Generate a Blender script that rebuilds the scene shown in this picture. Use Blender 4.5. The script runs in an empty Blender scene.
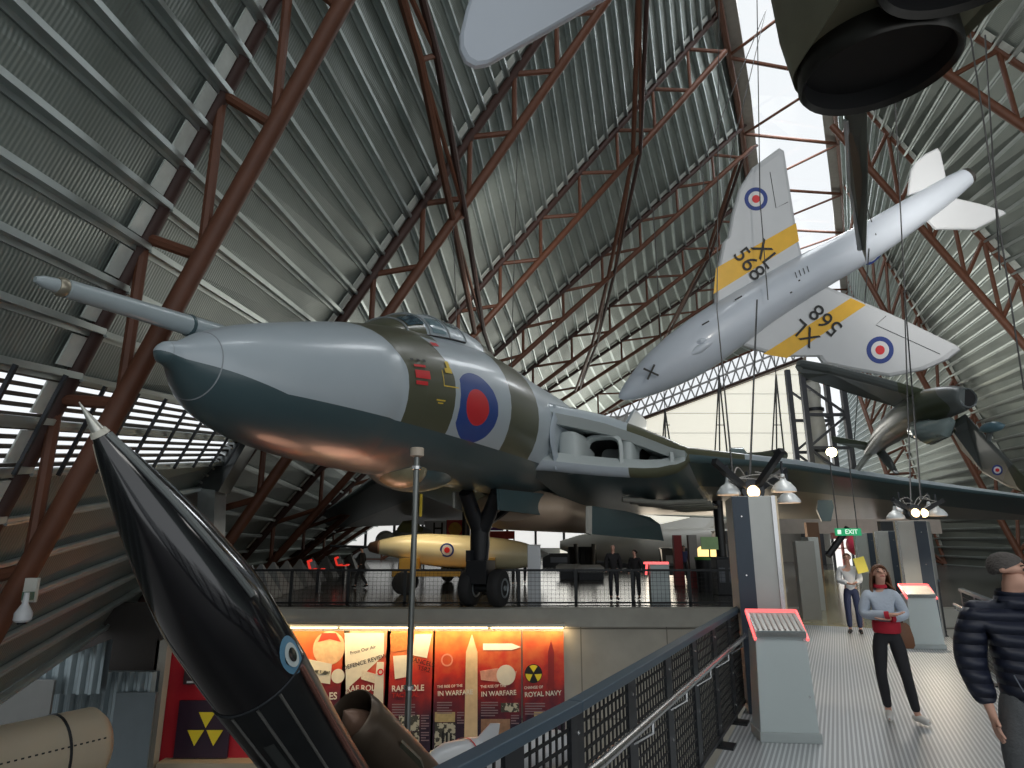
import bpy, bmesh, math, random
from mathutils import Vector, Matrix
random.seed(7)
SC = bpy.context.scene
COL = SC.collection
# ------------------------------------------------------------------ camera maths
F = 640.0
TH = math.atan(158/640.0)
CT, ST = math.cos(TH), math.sin(TH)
H = 1.9
V = Vector
CAM = V((0, 0, H))
RT, FW, UP = V((1, 0, 0)), V((0, CT, ST)), V((0, -ST, CT))
def ray(px, py): return FW + RT*((px-512)/F) + UP*((384-py)/F)
def P(px, py, D):            # point on world plane y = D
    r = ray(px, py); return CAM + r*(D/r.y)
def PC(px, py, d):           # point at camera depth d
    return CAM + ray(px, py)*d
def G(px, py, z):            # point on horizontal plane z
    r = ray(px, py); return CAM + r*((z-H)/r.z)
def px_of(p):
    q = V(p)-CAM; d = q.dot(FW)
    return 512+F*q.dot(RT)/d, 384-F*q.dot(UP)/d
# ------------------------------------------------------------------ materials
MATS = {}
def hexc(c): return (c[0], c[1], c[2], 1)
def mat(name, col, rough=.5, metal=0., var=.12, vscale=3., bump=0., bscale=20., emit=None, estr=0., alpha=None, coat=0., stretch=(1,1,1)):
    if name in MATS: return MATS[name]
    m = bpy.data.materials.new(name); m.use_nodes = True
    nt = m.node_tree; b = nt.nodes['Principled BSDF']
    b.inputs['Roughness'].default_value = rough; b.inputs['Metallic'].default_value = metal
    b.inputs['Base Color'].default_value = hexc(col)
    if coat: b.inputs['Coat Weight'].default_value = coat; b.inputs['Coat Roughness'].default_value = .08
    tc = nt.nodes.new('ShaderNodeTexCoord'); mp = nt.nodes.new('ShaderNodeMapping')
    mp.inputs['Scale'].default_value = stretch
    nt.links.new(tc.outputs['Object'], mp.inputs['Vector'])
    if var:
        n = nt.nodes.new('ShaderNodeTexNoise'); n.inputs['Scale'].default_value = vscale; n.inputs['Detail'].default_value = 5
        nt.links.new(mp.outputs[0], n.inputs['Vector'])
        mx = nt.nodes.new('ShaderNodeMix'); mx.data_type = 'RGBA'
        mx.inputs['A'].default_value = hexc([max(0, c*(1-var)) for c in col]); mx.inputs['B'].default_value = hexc([min(1, c*(1+var)) for c in col])
        nt.links.new(n.outputs['Fac'], mx.inputs['Factor']); nt.links.new(mx.outputs['Result'], b.inputs['Base Color'])
    if bump:
        n2 = nt.nodes.new('ShaderNodeTexNoise'); n2.inputs['Scale'].default_value = bscale
        nt.links.new(mp.outputs[0], n2.inputs['Vector'])
        bp = nt.nodes.new('ShaderNodeBump'); bp.inputs['Strength'].default_value = bump; bp.inputs['Distance'].default_value = .02
        nt.links.new(n2.outputs['Fac'], bp.inputs['Height']); nt.links.new(bp.outputs[0], b.inputs['Normal'])
    if emit: b.inputs['Emission Color'].default_value = hexc(emit); b.inputs['Emission Strength'].default_value = estr
    if alpha is not None: b.inputs['Alpha'].default_value = alpha
    MATS[name] = m
    return m
class NT:
    """tiny node-expression helper"""
    def __init__(s, m):
        s.nt = m.node_tree; s.b = s.nt.nodes['Principled BSDF']
        tc = s.nt.nodes.new('ShaderNodeTexCoord'); sp = s.nt.nodes.new('ShaderNodeSeparateXYZ')
        s.nt.links.new(tc.outputs['Object'], sp.inputs[0]); s.x, s.y, s.z = sp.outputs; s.co = tc.outputs['Object']
    def op(s, o, a, b=0., c=None):
        n = s.nt.nodes.new('ShaderNodeMath'); n.operation = o
        for i, v in enumerate([a, b] + ([c] if c is not None else [])):
            if isinstance(v, (int, float)): n.inputs[i].default_value = v
            else: s.nt.links.new(v, n.inputs[i])
        return n.outputs[0]
    def mix(s, f, a, b):
        n = s.nt.nodes.new('ShaderNodeMix'); n.data_type = 'RGBA'
        for k, v in (('Factor', f), ('A', a), ('B', b)):
            if isinstance(v, (int, float)): n.inputs[k].default_value = v
            elif isinstance(v, tuple): n.inputs[k].default_value = hexc(v)
            else: s.nt.links.new(v, n.inputs[k])
        return n.outputs['Result']
    def noise(s, sc, det=4):
        n = s.nt.nodes.new('ShaderNodeTexNoise'); n.inputs['Scale'].default_value = sc; n.inputs['Detail'].default_value = det
        s.nt.links.new(s.co, n.inputs['Vector']); return n.outputs['Fac']
    def band(s, v, a, b): return s.op('MULTIPLY', s.op('GREATER_THAN', v, a), s.op('LESS_THAN', v, b))
    def color(s, c): s.nt.links.new(c, s.b.inputs['Base Color'])
    def bump(s, h, st=.5, d=.02):
        bp = s.nt.nodes.new('ShaderNodeBump'); bp.inputs['Strength'].default_value = st; bp.inputs['Distance'].default_value = d
        s.nt.links.new(h, bp.inputs['Height']); s.nt.links.new(bp.outputs[0], s.b.inputs['Normal'])
rust = mat('rust_paint', (.12, .043, .021), .55, 0, .3, 2.5, .1, 40)
rust_dk = mat('rust_paint_dark', (.05, .022, .017), .6, 0, .3, 2.5)
galv = mat('galvanised_purlin', (.46, .51, .50), .42, .8, .2, 2.)
steel = mat('brushed_steel', (.6, .6, .6), .25, 1., .08, 6)
darkmetal = mat('dark_metal', (.03, .034, .04), .45, .4, .2, 8)
black = mat('black_paint', (.012, .013, .016), .4, 0, .2, 6)
rubber = mat('tyre_rubber', (.02, .02, .021), .75, 0, .2, 12)
teal = mat('underside_paint', (.065, .11, .12), .33, 0, .12, 1.2)
lgrey = mat('light_grey_paint', (.43, .49, .55), .28, 0, .06, .8, coat=.3)
olive = mat('olive_paint', (.10, .105, .06), .32, 0, .1, 1.)
conc = mat('concrete', (.36, .35, .31), .8, 0, .22, 1.5, .2, 30)
white = mat('white_paint', (.60, .62, .64), .35, 0, .07, 1.2, coat=.2)
hgrey = mat('silver_grey_paint', (.56, .61, .68), .35, 0, .08, .9, coat=.2)
yellow = mat('yellow_band_paint', (.85, .48, .03), .4, 0, .12, 3)
cred = mat('roundel_red', (.72, .03, .035), .4, 0, .05)
cblue = mat('roundel_blue', (.02, .05, .25), .4, 0, .05)
cwhite = mat('roundel_white', (.75, .75, .75), .4, 0, .04)
ink = mat('stencil_black', (.01, .01, .01), .5, 0, 0)
cable_m = mat('wire_cable', (.10, .10, .10), .5, .6, .1)
# ------------------------------------------------------------------ mesh builder
class MB:
    def __init__(s): s.v = []; s.f = []; s.mi = []
    def add(s, vs, fs, mi=0):
        o = len(s.v); s.v += [V(p) for p in vs]
        for f in fs: s.f.append([o+i for i in f]); s.mi.append(mi)
        return s
    def box(s, c, sz, ax=None, mi=0):
        c = V(c); X, Y, Z = ax or (V((1, 0, 0)), V((0, 1, 0)), V((0, 0, 1)))
        vs = [c+X*(sz[0]/2*a)+Y*(sz[1]/2*b)+Z*(sz[2]/2*d) for a in (-1, 1) for b in (-1, 1) for d in (-1, 1)]
        return s.add(vs, [(0, 1, 3, 2), (4, 6, 7, 5), (0, 4, 5, 1), (2, 3, 7, 6), (0, 2, 6, 4), (1, 5, 7, 3)], mi)
    def beam(s, a, b, w, h, up=(0, 0, 1), mi=0):   # rectangular bar
        a, b = V(a), V(b); d = (b-a); L = d.length; d.normalize()
        u = V(up); sd = d.cross(u)
        if sd.length < 1e-4: sd = d.cross(V((1, 0, 0)))
        sd.normalize(); u = sd.cross(d)
        return s.box((a+b)/2, (L, w, h), (d, sd, u), mi)
    def loft(s, rings, cap=True, mi=0, close=True):
        n = len(rings[0]); o = len(s.v)
        for r in rings: s.v += [V(p) for p in r]
        for i in range(len(rings)-1):
            for j in range(n if close else n-1):
                k = (j+1) % n
                s.f.append([o+i*n+j, o+i*n+k, o+(i+1)*n+k, o+(i+1)*n+j]); s.mi.append(mi)
        if cap and close:
            s.f.append([o+j for j in range(n)][::-1]); s.mi.append(mi)
            s.f.append([o+(len(rings)-1)*n+j for j in range(n)]); s.mi.append(mi)
        return s
    def tube(s, pts, r, seg=8, cap=True, mi=0):
        pts = [V(p) for p in pts]; rs = r if isinstance(r, (list, tuple)) else [r]*len(pts)
        rings = []; prev = None
        for i, p in enumerate(pts):
            d = (pts[min(i+1, len(pts)-1)]-pts[max(i-1, 0)]).normalized()
            if prev is None:
                u = d.cross(V((0, 0, 1)))
                if u.length < .1: u = d.cross(V((1, 0, 0)))
                u.normalize()
            else:
                u = (prev-d*prev.dot(d)).normalized()
            prev = u; w = d.cross(u)
            rings.append([p+(u*math.cos(2*math.pi*k/seg)+w*math.sin(2*math.pi*k/seg))*rs[i] for k in range(seg)])
        return s.loft(rings, cap, mi)
    def prism(s, poly, off, mi=0):     # 3D polygon extruded by vector off
        n = len(poly); poly = [V(p) for p in poly]; off = V(off)
        vs = poly+[p+off for p in poly]
        return s.add(vs, [list(range(n)), list(range(n, 2*n))[::-1]]+[(i, i+n, (i+1) % n+n, (i+1) % n) for i in range(n)], mi)
    def lathe(s, c, ax, prof, seg=24, cap=True, mi=0):   # prof: list of (t along ax, r)
        c = V(c); ax = V(ax).normalized(); u = ax.orthogonal().normalized(); w = ax.cross(u)
        return s.loft([[c+ax*t+(u*math.cos(2*math.pi*k/seg)+w*math.sin(2*math.pi*k/seg))*max(r, 1e-4) for k in range(seg)] for t, r in prof], cap, mi)
    def build(s, name, m, parent=None, smooth=False, local=False, bevel=0, sub=0, fix=True):
        org = V((0, 0, 0))
        me = bpy.data.meshes.new(name)
        top = parent is None
        if not top and not local:
            q = parent
            while q is not None: org += q.location; q = q.parent
        elif top:
            org = sum(s.v, V((0, 0, 0)))/max(1, len(s.v)) if not local else org
            if not local: org.z = min(p.z for p in s.v)
        me.from_pydata([tuple(p-org) for p in s.v], [], s.f)
        for mm in (m if isinstance(m, (list, tuple)) else [m]): me.materials.append(mm)
        me.polygons.foreach_set('material_index', s.mi)
        if fix:
            bm = bmesh.new(); bm.from_mesh(me); bmesh.ops.recalc_face_normals(bm, faces=bm.faces); bm.to_mesh(me); bm.free()
        if smooth:
            me.polygons.foreach_set('use_smooth', [True]*len(me.polygons))
            try: me.set_sharp_from_angle(angle=math.radians(42))
            except Exception: pass
        me.update()
        o = bpy.data.objects.new(name, me); COL.objects.link(o)
        if parent is not None: o.parent = parent
        elif not local: o.location = org
        if bevel:
            b = o.modifiers.new('Bevel', 'BEVEL'); b.width = bevel; b.segments = 2; b.limit_method = 'ANGLE'
        if sub:
            b = o.modifiers.new('Sub', 'SUBSURF'); b.levels = b.render_levels = sub
        return o
def tag(o, label=None, cat=None, group=None, kind=None):
    if label: o['label'] = label
    if cat: o['category'] = cat
    if group: o['group'] = group
    if kind: o['kind'] = kind
    return o
def empty(name, loc, label=None, cat=None, group=None, rz=0, sc=1):
    o = bpy.data.objects.new(name, None); COL.objects.link(o); o.location = V(loc)
    o.rotation_euler = (0, 0, rz); o.scale = (sc, sc, sc); o.empty_display_size = .2
    return tag(o, label, cat, group)
def text(body, name, m, parent, pos, xdir, zdir, size, ext=.004, align='CENTER', xs=1., bold=.004):
    cu = bpy.data.curves.new(name, 'FONT'); cu.body = body; cu.size = size; cu.extrude = ext; cu.align_x = align; cu.align_y = 'CENTER'
    cu.materials.append(m); cu.resolution_u = 4
    cu.offset = size*bold
    o = bpy.data.objects.new(name, cu); COL.objects.link(o)
    z = V(zdir).normalized(); x = V(xdir); x = (x-z*x.dot(z)).normalized(); y = z.cross(x)
    M = Matrix.Identity(4)
    for i in range(3): M[i][0], M[i][1], M[i][2] = x[i]*xs, y[i], z[i]
    org = V((0, 0, 0))
    if parent is not None:
        q = parent
        while q is not None: org += q.location; q = q.parent
        o.parent = parent
    M.translation = V(pos)-org
    me = bpy.data.meshes.new_from_object(o); o2 = bpy.data.objects.new(name, me); COL.objects.link(o2)
    if parent is not None: o2.parent = parent
    o2.matrix_local = M
    bpy.data.objects.remove(o); o2.name = name
    return o2
def lerp(a, b, t): return a+(b-a)*t
def interp(tab, x):
    if x <= tab[0][0]: return tab[0][1]
    for (a, u), (b, w) in zip(tab, tab[1:]):
        if x <= b: return lerp(u, w, (x-a)/(b-a))
    return tab[-1][1]
def sinterp(tab, x):   # monotone-ish smooth (catmull) interpolation
    n = len(tab)
    if x <= tab[0][0]: return tab[0][1]
    if x >= tab[-1][0]: return tab[-1][1]
    for i in range(n-1):
        if x <= tab[i+1][0]:
            x0, y0 = tab[i]; x1, y1 = tab[i+1]
            m0 = (y1-tab[i-1][1])/(x1-tab[i-1][0]) if i > 0 else (y1-y0)/(x1-x0)
            m1 = (tab[i+2][1]-y0)/(tab[i+2][0]-x0) if i < n-2 else (y1-y0)/(x1-x0)
            h = x1-x0; t = (x-x0)/h
            return (2*t**3-3*t**2+1)*y0+(t**3-2*t**2+t)*h*m0+(-2*t**3+3*t**2)*y1+(t**3-t**2)*h*m1
#@@CAMERA
cam = bpy.data.cameras.new('camera'); co = bpy.data.objects.new('camera', cam); COL.objects.link(co)
cam.sensor_width = 36; cam.lens = F/1024*36; co.location = CAM; co.rotation_euler = (math.pi/2+TH, 0, 0)
cam.clip_end = 500; SC.camera = co
SC.view_settings.view_transform = 'Standard'; SC.view_settings.look = 'None'; SC.view_settings.gamma = 1
SC.view_settings.exposure = 0.0
SC.view_settings.use_curve_mapping = False
w = bpy.data.worlds.new('sky'); SC.world = w; w.use_nodes = True
bg = w.node_tree.nodes['Background']; bg.inputs[0].default_value = (.93, .97, 1, 1); bg.inputs[1].default_value = 1.05
#@@STRUCTURE
def struct(o, label=None):
    o['kind'] = 'structure'
    if label: o['label'] = label
    return o
WA = math.radians(26.2); WD = V((math.sin(WA), math.cos(WA), 0)); WN = V((math.cos(WA), -math.sin(WA), 0))   # walkway direction, walkway right
DE = 19.8       # deck edge depth
LF = -5.2       # lower floor level
# polished deck floor
dm = mat('polished_deck', (.07, .068, .066), .20, 0, .25, .5, .03, 3)
m = MB(); m.box((15, DE+45, -.15), (110, 90, .3)); o = struct(m.build('floor', dm), 'dark polished upper deck floor under the parked aircraft')
# lower floor
lm = mat('lower_floor', (.12, .115, .11), .4, 0, .2, .6)
m = MB(); m.box((5, 5, LF-.1), (90, 31, .2)); struct(m.build('floor_lower', lm), 'dark lower hall floor')
# concrete wall under the deck edge
wm = mat('board_concrete', (.40, .375, .315), .75, 0, .25, .8, .3, 12)
n = NT(wm)
gx = n.op('PINGPONG', n.x, 1.25); gz = n.op('PINGPONG', n.z, 1.2)
ln = n.op('MAXIMUM', n.op('LESS_THAN', gx, .018), n.op('LESS_THAN', gz, .018))
n.bump(n.op('ADD', n.op('MULTIPLY', ln, -1.), n.op('MULTIPLY', n.noise(6), .3)), .6, .02)
n.color(n.mix(ln, n.mix(n.noise(1.2), (.30, .28, .235), (.50, .475, .41)), (.2, .19, .16)))
m = MB(); m.box((12, DE+.25, (LF-.3)/2-.15), (64, .5, -LF-.3)); struct(m.build('wall_deck', wm), 'pale board-marked concrete wall below the upper deck')
m = MB(); m.box((12, DE+.14, -.24), (64, .55, .5)); struct(m.build('trim_1', mat('deck_edge_concrete', (.33, .32, .28), .7, 0, .2, 2)), 'grey concrete edge beam of the upper deck')
# ------------------------------------------------ roof geometry
def line_in_plane(a, b, D, zlo, zhi):
    A, B = P(a[0], a[1], D), P(b[0], b[1], D)
    f = lambda z: A+(B-A)*((z-A.z)/(B.z-A.z))
    return f(zlo), f(zhi)
LT = [ # D, outer px pair, inner px pair, zbase, zridge
 (11.0, (273, 0), (20, 470), (345, 0), (60, 512), -1.9, 35.5),
 (21.6, (530, 43), (251, 439), (607, 0), (260, 497), 0, 34),
 (33.0, (680, 53), (283, 507), (629, 160), (314, 515), 0, 33.9),
 (43.0, (703, 160), (478, 366), (738, 160), (500, 376), 0, 33.2),
 (53.0, (725, 213), (545, 355), (725, 244), (530, 393), 0, 33),
 (63.0, (715, 277), (598, 355), (715, 300), (631, 355), 0, 33),
 (74.0, (715, 316), (620, 378), (735, 325), (640, 388), 0, 32.5)]
LO = []; LI = []
for D, a, b, c, d, z0, z1 in LT:
    LO.append(line_in_plane(a, b, D, z0, z1)); LI.append(line_in_plane(c, d, D, z0, z1-3.))
NP = 46
o0 = (LO[0][0]*2-LO[1][0], LO[0][1]*2-LO[1][1])
edge = [o0]+LO
last = line_in_plane((743, 353), (590, 420), 80, 0, 31)
edge.append(last)
back = lambda e0, e1, D: tuple(e0[i]+(e0[i]-e1[i])*((e0[i].y-D)/(e1[i].y-e0[i].y)) for i in (0, 1))
edge.insert(0, back(edge[0], edge[1], -16.))
# right side
def pxline(a, b, y): return a[0]+(b[0]-a[0])*(y-a[1])/(b[1]-a[1])
def ground_y(D):
    return px_of((0, D, 0))[1]
RTD = [ # outer pair, inner pair, top px(x), base D
 ((951, 20), (1024, 67), (937, 67), (1024, 127), 822, 22.0),
 ((873, 116), (1024, 284), (867, 166), (1024, 345), 832, 31.0),
 ((881, 248), (1020, 494), (859, 265), (985, 492), 842, 43.0),
 ((888, 394), (918, 482), (859, 394), (888, 478), 848, 57.0)]
RO = []; RI = []
for a, b, c, d, tx, bd in RTD:
    ty = a[1]+(b[1]-a[1])*(tx-a[0])/(b[0]-a[0])
    top = G(tx, ty, 33.0); gy = ground_y(bd); bot = P(pxline(a, b, gy), gy, bd)
    RO.append((bot, top))
    ty2 = c[1]+(d[1]-c[1])*(tx-c[0])/(d[0]-c[0]); gy = ground_y(bd)
    t2 = P(tx, ty2, top.y); b2 = P(pxline(c, d, gy), gy, bd)
    RI.append((b2, t2))
redge = [(RO[0][0]*2-RO[1][0], RO[0][1]*2-RO[1][1])]+RO
e = redge[-1]; p = redge[-2]
redge.append((e[0]+(e[0]-p[0])*2.2, e[1]+(e[1]-p[1])*1.2))
redge.insert(0, back(redge[0], redge[1], -14.))
for x in (redge, edge):
    print([tuple(round(c, 1) for c in k[0]) for k in x]); print([tuple(round(c, 1) for c in k[1]) for k in x])
roofm = mat('ribbed_roof_sheet', (.30, .335, .315), .42, .55, 0, 1)
n = NT(roofm)
rib = n.op('SINE', n.op('MULTIPLY', n.x, 0.)); 
wv = n.nt.nodes.new('ShaderNodeUVMap'); sp = n.nt.nodes.new('ShaderNodeSeparateXYZ'); n.nt.links.new(wv.outputs[0], sp.inputs[0])
rr = n.op('SINE', n.op('MULTIPLY', sp.outputs[0], 75.))
n.bump(rr, .35, .012)
n.color(n.mix(n.noise(.5, 6), (.17, .205, .19), (.30, .33, .305)))
roofl = mat('ribbed_roof_sheet_low', (.25, .16, .13), .5, .4, 0, 1)
def ruled(edge, name, label, skip=(), outn=1., kmin=0, tone=None):
    root = None
    m = MB(); uvs = []
    nodes = [[lerp(e[0], e[1], k/(NP-1)) for k in range(NP)] for e in edge]
    for i in range(len(edge)-1):
        for k in range(kmin, NP-1):
            if (i, k) in skip: continue
            m.add([nodes[i][k], nodes[i+1][k], nodes[i+1][k+1], nodes[i][k+1]], [(0, 1, 2, 3)])
            L = (nodes[i+1][k]-nodes[i][k]).length
            uvs += [(i*14, k), (i*14+L, k), (i*14+L, k+1), (i*14, k+1)]
    ob = m.build(name, roofm, fix=False)
    uv = ob.data.uv_layers.new(name='UVMap')
    for li, c in enumerate(uvs): uv.data[li].uv = c
    struct(ob, label)
    cen = nodes[len(edge)//2][NP//2]; inward = (V((8, 30, 5))-cen)
    for k in range(0, NP):
        pm = MB()
        for i in range(len(edge)-1):
            a, b = nodes[i][k], nodes[i+1][k]
            kk = k if k < NP-1 else k-1
            nrm = (b-a).cross(nodes[i][kk+1]-nodes[i][kk]).normalized()
            if nrm.dot(inward) < 0: nrm = -nrm
            sl = (nodes[i][kk+1]-nodes[i][kk]).normalized()
            pm.beam(a+nrm*.14, b+nrm*.11, .04, .20, nrm)              # web
            pm.beam(a+nrm*.20+sl*.04, b+nrm*.20+sl*.04, .085, .03, nrm)     # flange
            pm.beam(a+nrm*.17+sl*.085, b+nrm*.17+sl*.085, .02, .07, nrm)     # lip
            pm.beam(a+nrm*.03-sl*.05, b+nrm*.03-sl*.05, .12, .03, nrm)     # foot
        pm.build('purlin', galv, ob)
    # pale plates where the sheeting meets each truss
    for i in range(1, len(edge)-1):
        pl = MB()
        for k in range(2, NP-1):
            a, b = nodes[i][k], nodes[i][k+1]; u = (nodes[i-1][k]-a).normalized()
            nrm = u.cross(b-a).normalized()
            if nrm.dot(inward) < 0: nrm = -nrm
            q0, q1 = lerp(a, b, .2), lerp(a, b, .85)
            pl.prism([q0+u*.22+nrm*.05, q1+u*.22+nrm*.05, q1+u*.62+nrm*.05, q0+u*.62+nrm*.05], nrm*.03)
        q = pl.build('eaves_plate', mat('pale_plate', (.62, .66, .62), .5, .1, .2, 5), ob)
    return ob, nodes
sk = set()
for i in (1, 2):
    for k in (6, 7): sk.add((i, k))
roofL, NL = ruled(edge, 'ceiling_left', 'ribbed grey metal roof slope with silver purlins rising over the bomber', sk)
roofR, NR = ruled(redge, 'ceiling_right', 'ribbed grey metal roof slope beyond the walkway')
# louvred strip windows low in the left roof
for wi, k in enumerate((6, 7)):
    win = None
    for i in (1, 2):
        a0, a1, b0, b1 = NL[i][k], NL[i][k+1], NL[i+1][k], NL[i+1][k+1]
        nrm = (b0-a0).cross(a1-a0).normalized()
        if nrm.x < 0: nrm = -nrm
        m = MB()
        for s_ in range(5):
            t = .12+s_*.19
            m.beam(lerp(a0, a1, t), lerp(b0, b1, t), .075, .05, nrm)
        if win is None:
            win = m.build('window_%d' % (wi+2), mat('louvre_blade', (.10, .085, .07), .5, .2, .2, 3)); struct(win, 'long louvred window strip low in the near roof slope')
        else: m.build('louvre_blades', MATS['louvre_blade'], win)
        mm = MB()
        for s_ in range(9):
            t = (s_+.5)/9
            mm.beam(lerp(a0, b0, t)+nrm*.3, lerp(a1, b1, t)+nrm*.3, .06, .06, nrm)
        mm.build('mullion', darkmetal, win)
# ------------------------------------------------ trusses
def truss(O, I, r, label, K=12, k0=0, k1=12, dk=None):
    ro = O[0]
    t = empty('roof_truss', ro, label, 'truss', 'tubular roof trusses')
    MB().tube([O[0], O[1]], r, 10).build('outer_chord', dk or rust_dk, t, True)
    MB().tube([I[0], I[1]], r, 10).build('inner_chord', rust, t, True)
    on = [lerp(O[0], O[1], k/K) for k in range(K+1)]
    d = I[1]-I[0]; h = V((d.x, d.y, 0)); 
    def under(p):
        u = ((p-I[0]).dot(h))/h.dot(h)
        return I[0]+d*min(1, max(0, u))
    inn = [under(p) for p in on]
    for k in range(k0, k1):
        MB().tube([on[k], inn[k]], r*.55, 8).build('web_brace', rust, t, True)
        MB().tube([on[k], inn[k+1]], r*.6, 8).build('web_brace', rust, t, True)
    return t, on, inn
ords = ['nearest roof truss crossing in front of the refuelling probe', 'second roof truss, reaching down behind the bomber nose radome',
 'third roof truss, its foot behind the grey pyramids', 'fourth roof truss, rising above the bomber cockpit and behind',
 'fifth roof truss behind the bomber spine', 'sixth roof truss above the hanging trainer nose', 'farthest left-slope roof truss beside the sloping end skylight']
def nrm_in(i):
    a = (LO[i][1]-LO[i][0]).normalized(); return a
for i in range(len(LO)):
    off = V((.0 if i == 0 else .25, 0, 0))
    truss((LO[i][0]+off, LO[i][1]+off), LI[i], .185, ords[i])
rords = ['right-slope roof truss running past the black jet exhaust', 'right-slope roof truss passing behind the white trainer tail',
         'right-slope roof truss behind the camouflaged fighter nose', 'farthest right-slope roof truss, behind the camouflaged fighter tail']
for i in range(len(RO)):
    truss(RO[i], RI[i], .21, rords[i], dk=rust)
# longitudinal bracing between trusses
def brace(pts, label, r=.13):
    t = empty('bracing_truss', pts[0], label, 'bracing', 'long bracing tubes between the trusses')
    MB().tube(pts, r, 8).build('chord', rust, t, True)
    p2 = [p+V((.45, .1, .25)) for p in pts]
    MB().tube(p2, r*.9, 8).build('chord', rust_dk, t, True)
    for a, b in zip(pts, p2): MB().tube([a, b], r*.6, 6).build('strut', rust, t)
    for a, b in zip(pts, p2[1:]): MB().tube([a, b], r*.6, 6).build('strut', rust, t)
def on_inner(i, px):
    a, b = LT[i][3], LT[i][4]; y = a[1]+(b[1]-a[1])*(px-a[0])/(b[0]-a[0]); return P(px, y, LT[i][0])
brace([P(385, -60, 11.5), P(420, 60, 15), on_inner(1, 453), on_inner(2, 475), on_inner(3, 493), on_inner(4, 505)], 'brown bracing tubes crossing above the bomber cockpit')
brace([P(640, -60, 22), on_inner(2, 633), on_inner(3, 608), on_inner(4, 592), on_inner(5, 575)], 'brown bracing tubes in the middle of the left roof slope')
brace([on_inner(3, 752), on_inner(3, 738), on_inner(4, 705), on_inner(5, 667), on_inner(6, 645)], 'brown bracing tubes beside the trainer wing tip')
# ridge skylight
LR = [e[1] for e in edge]; RR = [e[1] for e in redge]
LR2 = LR[:]; 
glass = bpy.data.materials.new('clear_glazing'); glass.use_nodes = True
nt = glass.node_tree; nt.nodes.clear()
out = nt.nodes.new('ShaderNodeOutputMaterial'); tr = nt.nodes.new('ShaderNodeBsdfTransparent'); gl = nt.nodes.new('ShaderNodeBsdfGlossy'); mxs = nt.nodes.new('ShaderNodeMixShader')
mxs.inputs[0].default_value = .08; gl.inputs['Roughness'].default_value = .1
nt.links.new(tr.outputs[0], mxs.inputs[1]); nt.links.new(gl.outputs[0], mxs.inputs[2]); nt.links.new(mxs.outputs[0], out.inputs[0]); MATS['glass'] = glass
def pol(pts, D):   # interpolate ridge by depth
    tab = [(p.y, p) for p in pts]
    if D <= tab[0][0]: return tab[0][1]+(tab[1][1]-tab[0][1])*((D-tab[0][0])/(tab[1][0]-tab[0][0]))
    for (a, u), (b, w_) in zip(tab, tab[1:]):
        if D <= b: return lerp(u, w_, (D-a)/(b-a))
    return tab[-1][1]
m = MB(); ds = [-14, -7, 0, 10, 20, 30, 40, 50, 60, 70, 80]
for a, b in zip(ds, ds[1:]):
    m.add([pol(LR, a), pol(RR, a), pol(RR, b), pol(LR, b)], [(0, 1, 2, 3)])
sky1 = struct(m.build('window_1', glass, fix=False), 'bright glazed ridge skylight strip with brown lattice')
for side, pts in ((0, LR), (1, RR)):
    m = MB(); m.tube([pol(pts, d)-V((0, 0, .5)) for d in ds], .22, 8); m.build('ridge_tube', rust, sky1, True)
    m = MB()
    for a, b in zip(ds, ds[1:]): m.beam(pol(pts, a)+V((.6 if side == 0 else -.6, 0, -.1)), pol(pts, b)+V((.6 if side == 0 else -.6, 0, -.1)), .8, .5)
    m.build('kerb_frame', mat('ridge_kerb', (.30, .28, .25), .6, .2, .2), sky1)
dd = 6
while dd < 78:
    a, b, c = pol(LR, dd), pol(RR, dd+1), pol(LR, dd+7.5)
    MB().tube([a-V((0, 0, .6)), b-V((0, 0, .6))], .13, 8).build('lattice_tube', rust, sky1, True)
    MB().tube([b-V((0, 0, .6)), c-V((0, 0, .6))], .10, 8).build('lattice_tube', rust, sky1, True)
    dd += 7.5
# far end: cream translucent wall with sloping skylight above
endm = mat('translucent_end_wall', (.86, .84, .74), .6, 0, .03, .1, emit=(1., .97, .84), estr=.62)
n = NT(endm); gz = n.op('PINGPONG', n.z, 1.3); ln = n.op('LESS_THAN', gz, .05)
n.color(n.mix(ln, (.86, .84, .74), (.35, .34, .3))); n.nt.links.new(n.mix(ln, (1., .97, .84), (.5, .5, .44)), n.b.inputs['Emission Color'])
DW = 82
pts = [P(560, 600-60, DW), P(560, 449, DW), P(661, 413, DW), P(805, 359, DW), P(812, 545, DW)]
pts[0].z = 0; pts[-1].z = 0
m = MB(); m.prism(pts, (0, .5, 0)); endw = struct(m.build('window_4', endm), 'cream translucent end wall of the hall, lit by daylight')
m = MB(); m.prism([P(580, 444, DW), P(580, 440, DW), P(805, 357, DW), P(805, 361, DW)], (0, -.4, 0)); m.build('window_frame', mat('beige_trim', (.35, .3, .25), .6), endw)
# sloping lattice skylight along top of the end wall
a0, a1, b0, b1 = P(585, 440, 81.6), P(585, 422.5, 80.3), P(802, 358, 81.6), P(802, 328, 80.3)
m = MB(); m.add([a0, a1, b1, b0], [(0, 1, 2, 3)]); sl = struct(m.build('window_5', glass, fix=False), 'sloping glazed strip with white lattice above the end wall')
latt = mat('pale_lattice', (.45, .45, .47), .5, .2, .1)
for t in range(24):
    u, w_ = t/24, (t+1)/24
    MB().tube([lerp(a0, b0, u), lerp(a1, b1, w_)], .10, 6).build('lattice_tube', latt, sl)
    MB().tube([lerp(a1, b1, u), lerp(a0, b0, w_)], .10, 6).build('lattice_tube', latt, sl)
MB().tube([a1, b1], .22, 8).build('edge_tube', rust, sl, True); MB().tube([a0, b0], .18, 8).build('edge_tube', rust_dk, sl, True)
MB().tube([lerp(a0, a1, .5), lerp(b0, b1, .5)], .14, 8).build('edge_tube', latt, sl, True)
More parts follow.
